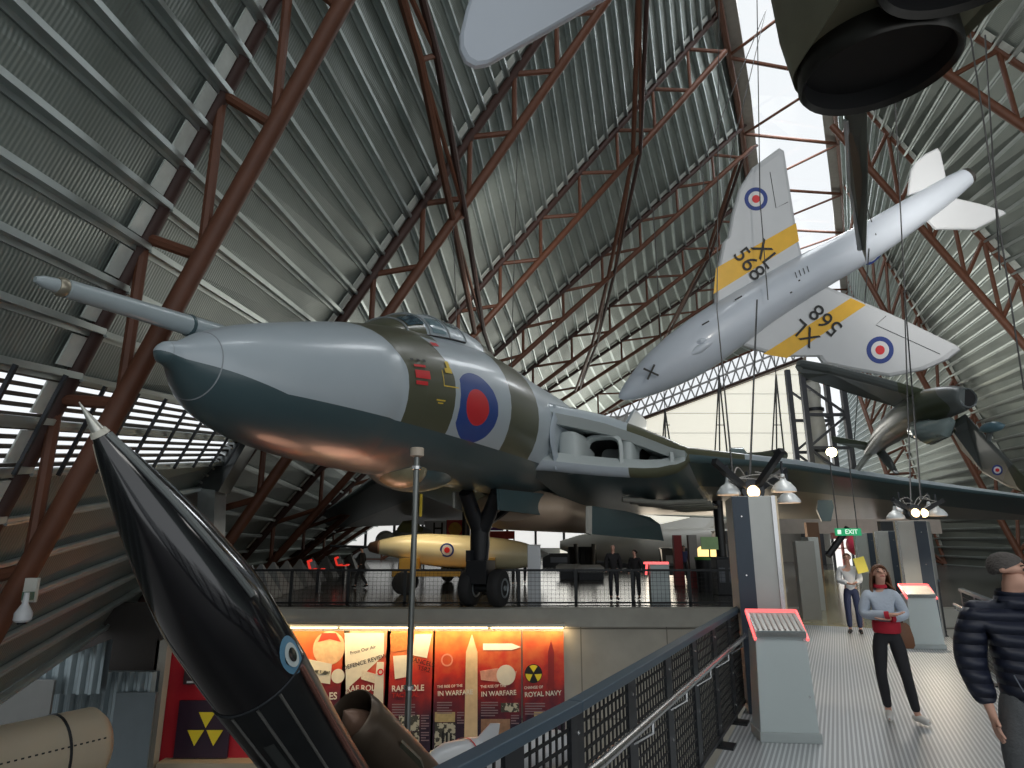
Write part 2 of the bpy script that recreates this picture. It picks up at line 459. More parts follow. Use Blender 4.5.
# far end wall at deck level, left part: glazed band and solid wall
m = MB(); m.box((-4, DW+1, 9), (44, .4, 18)); struct(m.build('wall_far', mat('far_wall', (.32, .33, .32), .7, 0, .2, .3)), 'grey far wall behind the parked aircraft')
m = MB(); m.box((-2, 70, 2.6), (34, .3, 2.6)); wl = struct(m.build('window_6', mat('bright_glazing', (.8, .8, .8), .4, 0, .1, .4, emit=(1, 1, .97), estr=.75)), 'bright band of distant glazing at deck level')
for i in range(12): MB().box((-18.5+i*3, 69.7, 2.6), (.25, .3, 2.7)).build('mullion', darkmetal, wl)
# far right deck end: dark wall, doorway with bright glass
m = MB(); m.box((38, 66, 3.5), (40, .4, 7)); struct(m.build('wall_end', mat('end_wall_grey', (.32, .30, .27), .7, 0, .2, .4)), 'grey wall at the far end of the walkway')
# lower left walls
cor = mat('corrugated_cladding', (.24, .29, .31), .38, .7, .15, 2)
def corr_wall(x0, x1, ztop0, ztop1, zb, y, name, label):
    m = MB(); x = x0; pr = None; st = .075; k = 0; vs = []
    while x < x1:
        vs.append((x, y+(.05 if k % 4 in (0, 1) else -.05))); x += st; k += 1
    fr = [V((a, b, zb)) for a, b in vs]; to = [V((a, b, lerp(ztop0, ztop1, (a-x0)/(x1-x0)))) for a, b in vs]
    bk = [V((a, y+.2, zb)) for a, b in vs]; bt = [V((p.x, y+.2, p.z)) for p in to]
    m.loft([fr, to, bt, bk], close=False)
    return struct(m.build(name, cor), label)
a, b = P(45, 672, 18.6), P(158, 672, 18.6)
corr_wall(a.x, b.x, a.z, a.z, LF, 18.6, 'wall_left', 'grey corrugated metal partition on the lower floor')
m = MB(); q0, q1 = P(118, 692, 18.5), P(148, 768, 18.5); m.box(((q0.x+q1.x)/2, 18.48, (q0.z+LF)/2), (q1.x-q0.x, .1, q0.z-LF)); struct(m.build('door_1', mat('grey_door', (.13, .16, .175), .5, .3, .1)), 'plain grey door in the corrugated partition')
a, b = P(-40, 700, 17.5), P(108, 640, 17.5)
corr_wall(a.x, b.x, a.z, b.z, b.z-1.3, 17.6, 'wall_slanted', 'slanted corrugated flashing above the partition')
a, b = P(2, 680, 17.3), P(46, 740, 17.3); m = MB(); m.box(((a.x+b.x)/2, 17.3, (a.z+b.z)/2), (b.x-a.x, .08, a.z-b.z)); struct(m.build('trim_2', mat('grey_board', (.16, .165, .16), .7)), 'plain grey board fixed at the left of the partition')
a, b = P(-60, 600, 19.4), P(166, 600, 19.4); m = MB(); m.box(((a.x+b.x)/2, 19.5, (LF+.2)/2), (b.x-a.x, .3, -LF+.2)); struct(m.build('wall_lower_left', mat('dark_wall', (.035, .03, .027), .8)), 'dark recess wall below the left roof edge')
a, b = P(158, 640, 19.4), P(169, 640, 19.4); m = MB(); m.box(((a.x+b.x)/2, 19.5, (LF+a.z)/2), (b.x-a.x, .3, a.z-LF)); struct(m.build('wall_pier', conc), 'narrow concrete pier beside the red display')
# walkway floor
walkm = mat('ribbed_walkway', (.42, .44, .46), .38, .35, .1, 2)
n = NT(walkm)
along = n.op('ADD', n.op('MULTIPLY', n.x, WN.x), n.op('MULTIPLY', n.y, WN.y))
st = n.op('GREATER_THAN', n.op('SINE', n.op('MULTIPLY', along, 150.)), .15)
n.bump(st, .8, .012); n.color(n.mix(st, (.38, .40, .42), n.mix(n.noise(.8), (.62, .64, .66), (.76, .78, .79))))
L0 = G(740, 608, 1.1); L0.z = 0
def wl_(d, off):   # point at depth y=d on walkway, offset right of left edge
    k = (d-L0.y)/WD.y; return V((L0.x, L0.y, 0))+WD*k+WN*off
WW = 3.05
m = MB(); m.prism([wl_(-6, 0), wl_(-6, WW), wl_(DE, WW), wl_(DE, 0)], (0, 0, -.3)); struct(m.build('floor_walkway', walkm), 'pale ribbed metal walkway floor')
m = MB(); m.prism([wl_(16.2, .05)+V((0, 0, .004)), wl_(16.2, WW-.05)+V((0, 0, .004)), wl_(46, WW-.05)+V((0, 0, .004)), wl_(46, .05)+V((0, 0, .004))], (0, 0, .012)); struct(m.build('floor_lobby', mat('varnished_boards', (.42, .38, .22), .15, 0, .12, 2)), 'shiny yellowish floor leading to the exit')
#@@BOMBER
VK = 1.35; VA = math.radians(21.7)
VN = P(165, 352, 9.4); VN.z = 0
AX = V((math.sin(VA), math.cos(VA), 0))      # aft
PT = V((math.cos(VA), -math.sin(VA), 0))     # port
def vw(x, y, z): return V((VN.x, VN.y, 0))+AX*(x*VK)+PT*(y*VK)+V((0, 0, z*VK))    # real metres -> world (y to port)
def zfrompx(py, D):
    v = (384-py)/F; return H+D*(ST+CT*v)/(CT-ST*v)
def zl(x, y, py):     # local z seen at row py at local (x,y)
    return zfrompx(py, vw(x, y, 0).y)/VK
# local frame: +x aft, +y starboard, so port is -y ; root rotated so that local x = AX
bomber = empty('jet_bomber', (VN.x, VN.y, 0), 'huge delta-wing bomber in grey and green over dark undersides, standing at the deck edge', 'aircraft', None, math.atan2(AX.y, AX.x), VK)
tops = [(160, 344), (165, 342), (172, 341), (180, 341), (190, 337), (200, 332), (225, 326), (250, 323.5), (300, 322), (340, 323), (380, 327), (400, 331), (440, 342), (460, 351), (480, 362), (500, 375), (520, 386), (540, 397), (560, 403), (600, 411), (650, 429), (700, 446), (740, 455)]
bots = [(160, 356), (165, 360), (172, 365), (180, 371), (190, 386), (205, 406), (220, 420), (240, 433), (260, 443), (300, 457), (350, 469), (400, 478), (450, 486), (490, 493), (540, 500), (600, 508), (700, 520)]
def camo():
    m = mat('bomber_fuselage_paint', (.4, .4, .4), .32, 0, 0, 1, coat=.18); n = NT(m)
    g = n.mix(n.noise(.9), (.42, .485, .53), (.52, .58, .62)); ol = n.mix(n.noise(.7), (.085, .09, .055), (.12, .12, .075))
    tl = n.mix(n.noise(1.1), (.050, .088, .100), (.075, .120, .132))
    # front olive band with a curved leading edge
    front = n.op('SUBTRACT', 3.34, n.op('MULTIPLY', n.op('POWER', n.op('MAXIMUM', n.op('SUBTRACT', n.z, 4.0), 0), 1.5), .75))
    b1 = n.band(n.x, front, n.op('SUBTRACT', 4.62, n.op('MULTIPLY', n.op('MAXIMUM', n.op('SUBTRACT', n.z, 4.2), 0), .5)))
    bcan = n.op('MULTIPLY', n.band(n.x, 2.8, 4.7), n.op('GREATER_THAN', n.z, 4.9))
    b2 = n.band(n.x, 6.8, 8.4)
    c = n.mix(n.op('MAXIMUM', n.op('MAXIMUM', b1, bcan), b2), g, ol)
    # roundel
    dx = n.op('MULTIPLY', n.op('SUBTRACT', n.x, 5.42), .78); dz = n.op('SUBTRACT', n.z, 3.80)
    d = n.op('SQRT', n.op('ADD', n.op('MULTIPLY', dx, dx), n.op('MULTIPLY', dz, dz)))
    side = n.op('GREATER_THAN', n.op('ABSOLUTE', n.y), .6)
    c = n.mix(n.op('MULTIPLY', n.op('MULTIPLY', n.op('LESS_THAN', d, .63), side), n.op('GREATER_THAN', dx, -.50)), c, (.03, .075, .30))
    c = n.mix(n.op('MULTIPLY', n.op('LESS_THAN', d, .33), side), c, (.72, .03, .04))
    # underside boundary
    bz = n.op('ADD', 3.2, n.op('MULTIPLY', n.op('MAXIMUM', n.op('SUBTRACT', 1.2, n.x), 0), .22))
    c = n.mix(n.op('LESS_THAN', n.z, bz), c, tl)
    sx = n.op('PINGPONG', n.x, 1.9); seam = n.op('LESS_THAN', sx, .006)
    c = n.mix(n.op('MULTIPLY', seam, .25), c, (.12, .13, .13))
    n.color(c); return m
fus = camo()
def px_x(px):     # local x on the axis seen at column px
    k = (px-512)/659.0; return (k*VN.y-VN.x)/(AX.x-k*AX.y)/VK
secs = []
xs = [0, .06, .14, .24, .36, .5, .62, .75, .9, 1.1, 1.35, 1.7, 2.1, 2.6, 3.2, 3.9, 4.6, 5.3, 6, 6.7, 7.4, 8.1, 8.8, 9.5, 10.2, 10.9, 11.6, 12.3]
def fus_sec(x):
    px = px_of(vw(x, 0, 4))[0]
    return zl(x, 0, sinterp(bots, px)), zl(x, 0, sinterp(tops, px))
FT = []
for x in xs:
    b, t = fus_sec(x); FT.append((x, (b+t)/2, (t-b)/2))
print('fus', [(round(a, 2), round(b, 2), round(c, 2)) for a, b, c in FT])
FT = [(-.12, 3.49, .012), (-.105, 3.49, .055), (-.07, 3.49, .095), (-.03, 3.49, .128)]+FT
cx12 = FT[-1][1]; r12 = FT[-1][2]
for x, r in ((15, 1.5), (19, 1.45), (23, 1.2), (26, .8), (28.5, .5), (29.6, .28)): FT.append((x, lerp(cx12, 3.6, (x-12)/17), r))
tc_ = [(a, b) for a, b, c in FT]; tr_ = [(a, c) for a, b, c in FT]
def surf(x, ang, off=0.):   # ang 0 = port side(-y), 90 = top
    c, r = sinterp(tc_, x), sinterp(tr_, x)+off
    wv = r*(1.0 if x > 3 else 1.05)
    return V((x, -math.cos(ang)*wv, c+math.sin(ang)*r))
m = MB(); allx = sorted(set(xs+[x for x, _ in tc_]+[i*.25 for i in range(4, 48)]))
for x in allx: m.v  # no-op
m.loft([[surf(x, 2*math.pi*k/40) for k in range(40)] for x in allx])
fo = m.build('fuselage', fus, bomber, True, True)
# nose radome seam ring + small knob ring
m = MB()
for x in (.42,): 
    m.loft([[surf(x+d, 2*math.pi*k/40, o) for k in range(40)] for d, o in ((-.006, .001), (-.004, .003), (.004, .003), (.006, .001))], cap=False)
m.build('panel_seam', mat('seam_grey', (.30, .33, .36), .5), fo, True, True)  # grey line marking the radome joint
def patch(x0, x1, a0, a1, mt, name, par, off=.012, n=6, f=surf):
    g = [[f(lerp(x0, x1, i/n), math.radians(lerp(a0, a1, j/n)), off) for j in range(n+1)] for i in range(n+1)]
    m = MB(); m.loft(g, cap=False, close=False); return m.build(name, mt, par, True, True)
for x0, x1, a0, a1 in ((3.5, 3.8, 17, 19), (3.5, 3.88, 8, 14.5), (3.5, 3.8, 3, 6), (4.35, 4.55, 40, 44)): patch(x0, x1, a0, a1, cred, 'warning_marking', fo)
for k in range(3): patch(3.45+k*.16, 3.53+k*.16, 22, 24, ink, 'stencil_marking', fo)
ya = mat('yellow_marking', (.85, .6, .06), .5)
patch(4.42, 4.52, 16, 25, ya, 'arrow_marking', fo, n=3); patch(4.34, 4.55, 15, 19, ya, 'arrow_marking', fo, n=3); patch(4.24, 4.26, 5, 17, ya, 'arrow_marking', fo, n=3)
patch(4.24, 4.7, 4.2, 5, ya, 'arrow_marking', fo, n=3); patch(4.05, 4.3, -7, -6, ya, 'stencil_marking', fo, n=3); patch(4.1, 4.25, -9, -8.2, ya, 'stencil_marking', fo, n=3)
# refuelling probe
pz = zl(.9, 0, 331)
pe = P(35, 279, vw(-1.1, 0, 0).y)
def vl(p):
    q = V(p)-V((VN.x, VN.y, 0)); return V((q.dot(AX)/VK, -q.dot(PT)/VK, q.z/VK))
e = vl(pe); s_ = vl(P(222, 334, vw(1.2, 0, 0).y)); s_.y += .05
m = MB(); dr = (s_-e)
m.tube([e, e+dr*.03, e+dr*.09, e+dr*.13, e+dr*.135, e+dr*.5, e+dr*.8, e+dr], [.03, .06, .075, .085, .10, .115, .13, .135], 16)
prb = m.build('refuelling_probe', mat('probe_grey', (.40, .46, .48), .3, 0, .08, 3, coat=.3), bomber, True, True)
m = MB(); m.tube([e+dr*.09, e+dr*.10, e+dr*.125, e+dr*.13], [.085, .10, .10, .09], 16); m.build('probe_collar', mat('brass_grey', (.4, .36, .28), .35, .6), prb, True, True)
m = MB(); m.tube([e+dr*.78, e+dr*.79, e+dr*.8], [.137, .145, .137], 16); m.build('probe_collar', teal, prb, True, True)
# canopy
cn = [(4.3, .0), (4.6, .10), (5.0, .22), (5.4, .32), (5.8, .36), (6.2, .34), (6.8, .28), (7.5, .20), (8.2, .11), (9.0, .03), (9.4, -.03)]
CS = .55
def csurf(x, ang, off=0.):
    c, r = sinterp(tc_, x-CS), sinterp(tr_, x-CS); h = sinterp(cn, x)
    wd = .35+.55*math.sin(math.pi*min(1, max(0, (x-4.2)/5.4)))**.7
    return V((x-CS, -math.cos(ang)*(wd+off), c+r*.80+math.sin(ang)*(h+r*.20+off)))
m = MB(); m.loft([[csurf(x, math.pi*k/16) for k in range(17)] for x in [4.3+i*.2 for i in range(26)]], cap=False, close=False)
can = m.build('canopy', fus, bomber, True, True)
dg = mat('cockpit_glass', (.05, .10, .13), .08, 0, .1, coat=1); dg2 = mat('pale_glass', (.22, .32, .36), .1, 0, .2, coat=1)
patch(4.85, 5.25, 30, 62, dg, 'windscreen_pane', can, .015, 8, csurf); patch(4.85, 5.25, 118, 150, dg, 'windscreen_pane', can, .015, 8, csurf)
patch(5.4, 5.8, 12, 46, dg2, 'side_window', can, .015, 8, csurf); patch(6.0, 6.4, 34, 66, dg2, 'side_window', can, .015, 8, csurf)
for xx in (4.78, 5.32, 5.9, 6.5): MB().tube([csurf(xx, math.radians(a), .012) for a in range(8, 173, 8)], .018, 6).build('canopy_frame', mat('frame_grey', (.30, .33, .34), .4), can, True, True)
m = MB(); m.tube([csurf(4.35+i*.1, math.radians(6), .01) for i in range(22)], .02, 6); m.build('canopy_seal', black, can, True, True)
# lower blister (bomb aimer fairing)
bz0 = zl(5.2, 0, 478)
m = MB(); rg = []
for i in range(15):
    t = i/14; x = 4.1+2.9*t; s2 = math.sin(math.pi*t)**.6
    zc = sinterp(tc_, x)-sinterp(tr_, x)*.86
    rg.append([V((x, -math.cos(2*math.pi*k/20)*.62*s2, zc+math.sin(2*math.pi*k/20)*.42*s2)) for k in range(20)])
m.loft(rg); bl = m.build('aiming_blister', teal, bomber, True, True)
m = MB(); rg = []
for i in range(9):
    t = i/8; x = 4.3+1.1*t; s2 = math.sin(math.pi*t)**.5
    zc = sinterp(tc_, x)-sinterp(tr_, x)*.9
    rg.append([V((x, -.18-math.cos(2*math.pi*k/16)*.46*s2, zc+math.sin(2*math.pi*k/16)*.34*s2)) for k in range(16)])
m.loft(rg); m.build('flat_window', mat('tinted_window', (.30, .27, .17), .3, 0, .3), bl, True, True)
MB().box((5.75, -.1, 2.08), (.05, .03, .42)).build('ribbon_tag', ya, bl, local=True)
# wing -------------------------------------------------------------------
def wing_stations(port):
    st = []
    # y, xLE, ztop, zbot, gap(0..1), xTE
    def LE(y): return 9.5+(y-1.6)*.85 if y < 4.3 else 11.8+(y-4.3)*.97
    for y in (1.0, 1.3, 1.6, 1.9, 2.2, 2.6, 3.0, 3.4, 3.7, 3.95, 4.1, 4.22, 4.3):
        pxx = px_of(vw(LE(y), y, 4))[0]
        tp = interp([(540, 399), (560, 404), (600, 412), (640, 426), (665, 436), (680, 444), (700, 452)], pxx); bt = interp([(540, 470), (600, 476), (640, 478), (660, 477), (675, 472), (685, 465), (693, 456), (700, 455)], pxx)
        st.append((y, LE(y), zl(LE(y), y, tp), zl(LE(y), y, bt), 1, 27.3))
    for y in (4.36, 4.6, 5.2, 6, 7, 8.5, 10, 12, 14, 15.8, 16.6, 16.9):
        x = LE(y); pxx = px_of(vw(x, y, 3))[0]
        tp = interp([(690, 446), (740, 452), (800, 459), (870, 471), (940, 482), (1024, 494), (1150, 512)], pxx)
        zt = zl(x, y, tp); th = interp([(4.3, .42), (6, .34), (10, .26), (16.9, .10)], y)
        st.append((y, x, zt, zt-th, 0, 27.3-(y-4.3)*.13))
    return st
ws = wing_stations(True)
def wing_mesh(sgn):
    up, lo, duct = [], [], []
    for (y, x0, zt, zb, g, xt) in ws:
        hc = (zt-zb)/2; zm = (zt+zb)/2; zte = lerp(2.75, 2.5, min(1, y/4.3)) if y < 4.4 else lerp(2.5, 2.25, min(1, (y-4.3)/12))
        lip = min(.24, hc*.5) if g else hc
        ch = xt-x0; T = interp([(1, .35), (4.3, .45), (10, .30), (16.9, .05)], y)
        U = []; N = 12
        for i in range(N, 0, -1):
            t = (i/N)**1.5; U.append(V((x0+.25+(ch-.25)*t, sgn*y, lerp(zt, zte+.03, t)+T*3.2*t*(1-t)*(1-t))))
        R = lip
        arc = [V((x0+R*1.2*(1-math.sin(a)), sgn*y, zt-R*(1-math.cos(a)))) for a in [math.pi*k/8 for k in range(0, 5)]]
        U += arc                                             # to lip front (z=zt-R)
        Lw = [V((x0+R*1.2*(1-math.sin(a)), sgn*y, zb+R*(1-math.cos(a)))) for a in [math.pi*k/8 for k in range(4, -1, -1)]]
        for i in range(1, N+1):
            t = (i/N)**1.5; bel = interp([(1, .75), (2, .62), (4.3, .45), (10, .15), (16.9, .03)], y)
            Lw.append(V((x0+.25+(ch-.25)*t, sgn*y, lerp(zb, zte-.03, t)-bel*3.0*min(1, t*1.5)*(1-t)*(1-t)*1.2)))
        if g:
            di = [V((x0+R*1.2, sgn*y, zt-2*R)), V((x0+1.6, sgn*y, zt-2*R-.02)), V((x0+2.2, sgn*y, zt-2*R-.03)), V((x0+2.2, sgn*y, zb+2*R+.03)), V((x0+1.6, sgn*y, zb+2*R+.02)), V((x0+R*1.2, sgn*y, zb+2*R))]
        else:
            di = [V((x0, sgn*y, zm))]*6
        if g and hc < .34:   # closing outer end
            di = [V((x0+R, sgn*y, zm+(-1 if k > 2 else 1)*max(0, hc-2*R))) for k in range(6)]
        up.append(U); duct.append(di); lo.append(Lw)
    m = MB(); m.loft(up, cap=False, close=False, mi=0)
    gi = [i for i, s in enumerate(ws) if s[4]]
    m.loft([[up[i][-1]]+duct[i]+[lo[i][0]] for i in range(len(ws))], cap=False, close=False, mi=2)
    m.loft(lo, cap=False, close=False, mi=1)
    # trailing edge and tip closure, root closure
    m.loft([[a[0], b[-1]] for a, b in zip(up, lo)], cap=False, close=False, mi=0)
    for i in (0, -1):
        rr_ = up[i]+[duct[i][0], duct[i][-1]]+lo[i]; m.add(rr_, [list(range(len(rr_)))], 1)
    return m
def wingmat():
    m = mat('wing_upper_paint', (.4, .4, .4), .28, 0, 0, 1, coat=.35); n = NT(m)
    g = n.mix(n.noise(.9), (.42, .485, .53), (.52, .58, .62)); ol = n.mix(n.noise(.7), (.085, .09, .055), (.12, .12, .075))
    ay = n.op('ABSOLUTE', n.y)
    c = n.mix(n.band(ay, 3.05, 5.7), g, ol); c = n.mix(n.band(ay, 9.6, 12.4), c, g)
    n.color(c); return m
def winglow():
    m = mat('wing_lower_paint', (.4, .4, .4), .33, 0, 0, 1); n = NT(m)
    tl = n.mix(n.noise(1.1), (.050, .088, .100), (.075, .120, .132)); ay = n.op('ABSOLUTE', n.y)
    g = (.42, .47, .52); ol = (.10, .105, .065)
    le = n.op('ADD', 9.5, n.op('MULTIPLY', n.op('SUBTRACT', ay, 1.6), .85))
    nearle = n.op('MULTIPLY', n.op('LESS_THAN', n.op('SUBTRACT', n.x, le), .22), n.op('LESS_THAN', ay, 4.4))
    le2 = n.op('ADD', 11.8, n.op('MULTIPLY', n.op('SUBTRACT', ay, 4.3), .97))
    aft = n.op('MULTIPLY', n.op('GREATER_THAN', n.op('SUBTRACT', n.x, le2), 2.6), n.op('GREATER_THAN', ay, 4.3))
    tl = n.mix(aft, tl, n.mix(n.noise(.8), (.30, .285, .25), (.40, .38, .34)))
    c = n.mix(nearle, tl, n.mix(n.op('GREATER_THAN', ay, 3.05), g, ol))
    n.color(c); return m
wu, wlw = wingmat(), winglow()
ductm = mat('intake_lining', (.50, .55, .55), .4, 0, .08, 1.5)
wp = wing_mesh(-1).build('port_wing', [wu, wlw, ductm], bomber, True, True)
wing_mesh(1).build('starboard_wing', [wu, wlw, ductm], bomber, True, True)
# twin intake ducts: pale bulkhead with two black tunnels and the divider
def rrect(x, yc, zc, hw, hh, n=24, p=4.0):
    out = []
    for k in range(n):
        a = 2*math.pi*k/n; c, s = math.cos(a), math.sin(a)
        out.append(V((x, yc+math.copysign(abs(c)**(2/p), c)*hw, zc+math.copysign(abs(s)**(2/p), s)*hh)))
    return out
dk = mat('duct_black', (.006, .006, .007), .7, 0, 0)
for sg in (-1, 1):
    for (yc, hw, col) in ((2.42, .42, 0), (3.52, .42, 1)):
        xle = 9.5+(yc-1.6)*.85; s = [q for q in ws if abs(q[0]-yc) < .3][0]
        pxx = px_of(vw(xle, yc, 4))[0]
        zt = zl(xle, yc, 436 if not col else 443)+.02; zb = zl(xle, yc, 469 if not col else 467)-.02
        zc, hh = (zt+zb)/2, (zt-zb)/2
        m = MB()
        m.loft([rrect(xle+.55, sg*yc, zc, hw+.1, hh+.1), rrect(xle+.50, sg*yc, zc, hw+.02, hh+.03), rrect(xle+.58, sg*yc, zc, hw-.02, hh-.01), rrect(xle+.72, sg*yc, zc, hw-.03, hh-.02)], cap=False, mi=0)
        m.loft([rrect(xle+.72, sg*yc, zc, hw-.03, hh-.02), rrect(xle+3.5, sg*yc, zc, hw-.1, hh-.08)], cap=False, mi=1)
        m.add(rrect(xle+3.5, sg*yc, zc, hw-.1, hh-.08), [list(range(24))], 1)
        m.build('intake_tunnel', [ductm, dk], wp, True, True, fix=False)
    # filler bulkhead around tunnels
    for (ya_, yb_) in ((1.45, 2.02), (2.80, 3.12)):
        xa = 9.5+((ya_+yb_)/2-1.6)*.85
        zt = zl(xa, (ya_+yb_)/2, 430); zb = zl(xa, (ya_+yb_)/2, 472)
        m = MB(); m.loft([rrect(xa+.35+d, sg*(ya_+yb_)/2, (zt+zb)/2, (yb_-ya_)/2*f_, (zt-zb)/2*1.05, 20, 5) for d, f_ in ((0, .5), (.03, .75), (.12, .95), (.5, 1.05), (1.4, 1.1))])
        m.build('intake_divider', ductm, wp, True, True)
# boundary layer splitter lip beside fuselage
m = MB()
zt, zb = zl(9.4, 1.55, 404), zl(9.4, 1.55, 469)
m.loft([[V((9.15+.35*abs(math.sin(math.pi*(k/12-.5)))**2+d, -1.52-o, lerp(zb, zt, k/12))) for k in range(13)] for d, o in ((.3, .0), (.04, .0), (0, .03), (.04, .06), (.3, .07))], cap=False, close=False)
m.build('splitter_lip', lgrey, wp, True, True)
# fin
m = MB(); fz = 4.6
m.loft([[V((x, -t_, z)), V((x+c*.3, -t_*2.2, z)), V((x+c, -.01, z)), V((x+c, .01, z)), V((x+c*.3, t_*2.2, z)), V((x, t_, z))] for x, c, t_, z in ((20.5, 9, .10, 4.2), (24.5, 6.3, .09, 6.4), (27.6, 4.0, .07, 8.0), (28, 3.7, .02, 8.2))])
m.build('tail_fin', lgrey, bomber, True, True)
# undercarriage
gx, gz = 8.78, .41
gear = MB()
zt = 2.35
tip = V((gx, 0, zt))
gear.tube([vl(P(466, 492, 20.0)), vl(P(472, 512, 20.4)), vl(P(479, 528, 20.6))], [.17, .19, .2], 12)
gear.tube([vl(P(497, 492, 20.0)), vl(P(490, 512, 20.4)), vl(P(482, 528, 20.6))], [.15, .17, .2], 12)
gear.tube([vl(P(480, 520, 20.6)), vl(P(480, 545, 20.7)), vl(P(479, 568, 20.7)), vl(P(478, 586, 20.7))], [.22, .23, .20, .16], 14)
gear.box((gx-.05, 0, .75), (.5, .5, .5)); gear.tube([(gx, -.45, gz), (gx, .45, gz)], .1, 12)
gear.tube([vl(P(482, 528, 20.6)), vl(P(520, 500, 23))], .08, 8)
gl_ = gear.build('nose_gear_leg', black, bomber, True, True)
MB().tube([vl(P(488, 540, 20.5)), vl(P(486, 560, 20.5)), vl(P(480, 575, 20.4))], .03, 6).build('hydraulic_hose', darkmetal, gl_, True, True)
MB().box(V(vl(P(470, 556, 20.4))), (.2, .12, .25)).build('torque_link', darkmetal, gl_, local=True)
def wheel(c, r, wd, par, ax=V((0, 1, 0))):
    m = MB(); prof = [(-wd/2, r*.5), (-wd/2, r*.78), (-wd*.42, r*.93), (-wd*.2, r), (wd*.2, r), (wd*.42, r*.93), (wd/2, r*.78), (wd/2, r*.5)]
    m.lathe(c, ax, prof, 32); t = m.build('wheel', rubber, par, True, True)
    for s in (-1, 1):
        m = MB(); m.lathe(V(c)+ax*s*wd*.5, ax*s, [(-.02, r*.52), (.012, r*.52), (.015, r*.44), (-.02, r*.36), (-.01, r*.16), (.03, r*.14), (.03, .001)], 24)
        m.build('hub', mat('wheel_hub', (.30, .33, .35), .35, .5), t, True, True)
for yy in (-.42, .28): wheel((gx, yy, gz), .41, .30, bomber)
# main gear (dark) further aft
for sg in (-1, 1):
    m = MB(); m.tube([(17.5, sg*4.6, 3.0), (17.5, sg*4.6, .9)], .16, 10); m.box((17.5, sg*4.6, .55), (1.6, .3, .3)); g2 = m.build('main_gear_leg', black, bomber, True, True)
    for dx in (-.65, .65):
        for dy in (-.4, .4): wheel((17.5+dx, sg*4.6+dy, .38), .38, .26, bomber)
# doors and bay panels hung under the belly (corners taken at their own depth)
def door_panel(pts, D0, D1, name, mt, th=.08):
    q = [vl(P(x, y, lerp(D0, D1, t))) for x, y, t in pts]
    MB().prism(q, V((0, .06, 0)) if th else V((0, 0, 0))).build(name, mt, bomber, local=True)
door_panel([(499, 489, 0), (548, 494, 1), (549, 516, 1), (500, 510, 0)], 19.6, 23, 'bay_door', teal)
door_panel([(455, 492, 0), (463, 492, 1), (463, 512, 1), (455, 508, 0)], 20.5, 21, 'bay_door', mat('door_inner_white', (.55, .55, .5), .5))
door_panel([(592, 506, 0), (625, 511, .4), (650, 517, .8), (660, 524, .9), (664, 541, 1), (592, 534, 0)], 23, 27, 'bay_door', teal)
door_panel([(588, 506, 0), (592, 506, 1), (592, 535, 1), (588, 533, 0)], 22.8, 23, 'door_edge', MATS['door_inner_white'])
# bomb bay keel & belly detail
m = MB(); rg = []
for x in (10.5, 11, 13, 16, 20, 22): rg.append([V((x, math.cos(2*math.pi*k/20)*1.3*(.6 if x in (10.5, 22) else 1), 2.25+math.sin(2*math.pi*k/20)*.55*(.6 if x in (10.5, 22) else 1))) for k in range(20)])
m.loft(rg); bay = m.build('bomb_bay', mat('bay_beige', (.50, .38, .28), .5, 0, .15, 1.5), bomber, True, True)
for k in range(10):
    x = 12.5+k*.55; y = -2.6-k*.28+random.uniform(-.3, .3)
    MB().lathe((x, y, 2.55), (0, .2, -1), [(0, .20), (.06, .2), (.06, .13), (0, .1)], 14).build('access_port', black, wp, True, True)
for k in range(5):
    x = 12+k*1.1; MB().tube([(x, -2.6, 2.5), (x+.6, -3.6, 2.42), (x+1.5, -4.6, 2.5)], .07, 8).build('belly_duct', mat('duct_pipe', (.28, .28, .25), .4, .3, .2, 4), wp, True, True)
MB().prism([vl(P(818, 500, 27)), vl(P(832, 500, 27)), vl(P(834, 507, 27)), vl(P(831, 521, 27)), vl(P(822, 521, 27)), vl(P(817, 510, 27))], V((.5, 0, 0))).build('wing_pylon', teal, wp, local=True)
#@@HANGING
def slab(poly, th, nrm, inset=.12, mi=0, m=None):
    """lens-section plate: outline at mid thickness, inset faces either side"""
    m = m or MB(); poly = [V(p) for p in poly]; c = sum(poly, V((0, 0, 0)))/len(poly); n = V(nrm).normalized()
    a = [lerp(p, c, inset)+n*th/2 for p in poly]; b = [lerp(p, c, inset)-n*th/2 for p in poly]
    a2 = [lerp(p, c, inset*.3)+n*th*.32 for p in poly]; b2 = [lerp(p, c, inset*.3)-n*th*.32 for p in poly]
    m.loft([a, a2, poly, b2, b], True, mi); return m
def body_px(path, seg=28, Q=PC, sq=1.):     # path: (px,py,radius px,camera depth)
    pts = [Q(x, y, d) for x, y, r, d in path]; rs = [r*d/F for x, y, r, d in path]
    return MB().tube(pts, rs, seg)
def smooth_path(p, n=5):
    out = []; t = list(range(len(p)))
    for i in range((len(p)-1)*n+1):
        u = i/n; out.append(tuple(sinterp(list(zip(t, [q[k] for q in p])), u) for k in range(len(p[0]))))
    return out
def vec(dx, dy): return RT*dx-UP*dy      # image direction (y down) in 3-D
def disc(c, r, nrm, mt, name, par, seg=36, r0=0, th=.012):
    m = MB(); n = V(nrm).normalized(); u = n.orthogonal().normalized(); w_ = n.cross(u); c = V(c)
    ring = lambda rr, o: [c+n*o+(u*math.cos(2*math.pi*k/seg)+w_*math.sin(2*math.pi*k/seg))*rr for k in range(seg)]
    m.loft([ring(r, 0), ring(r, th), ring(max(r0, .0005), th), ring(max(r0, .0005), 0)], cap=False)
    return m.build(name, mt, par)
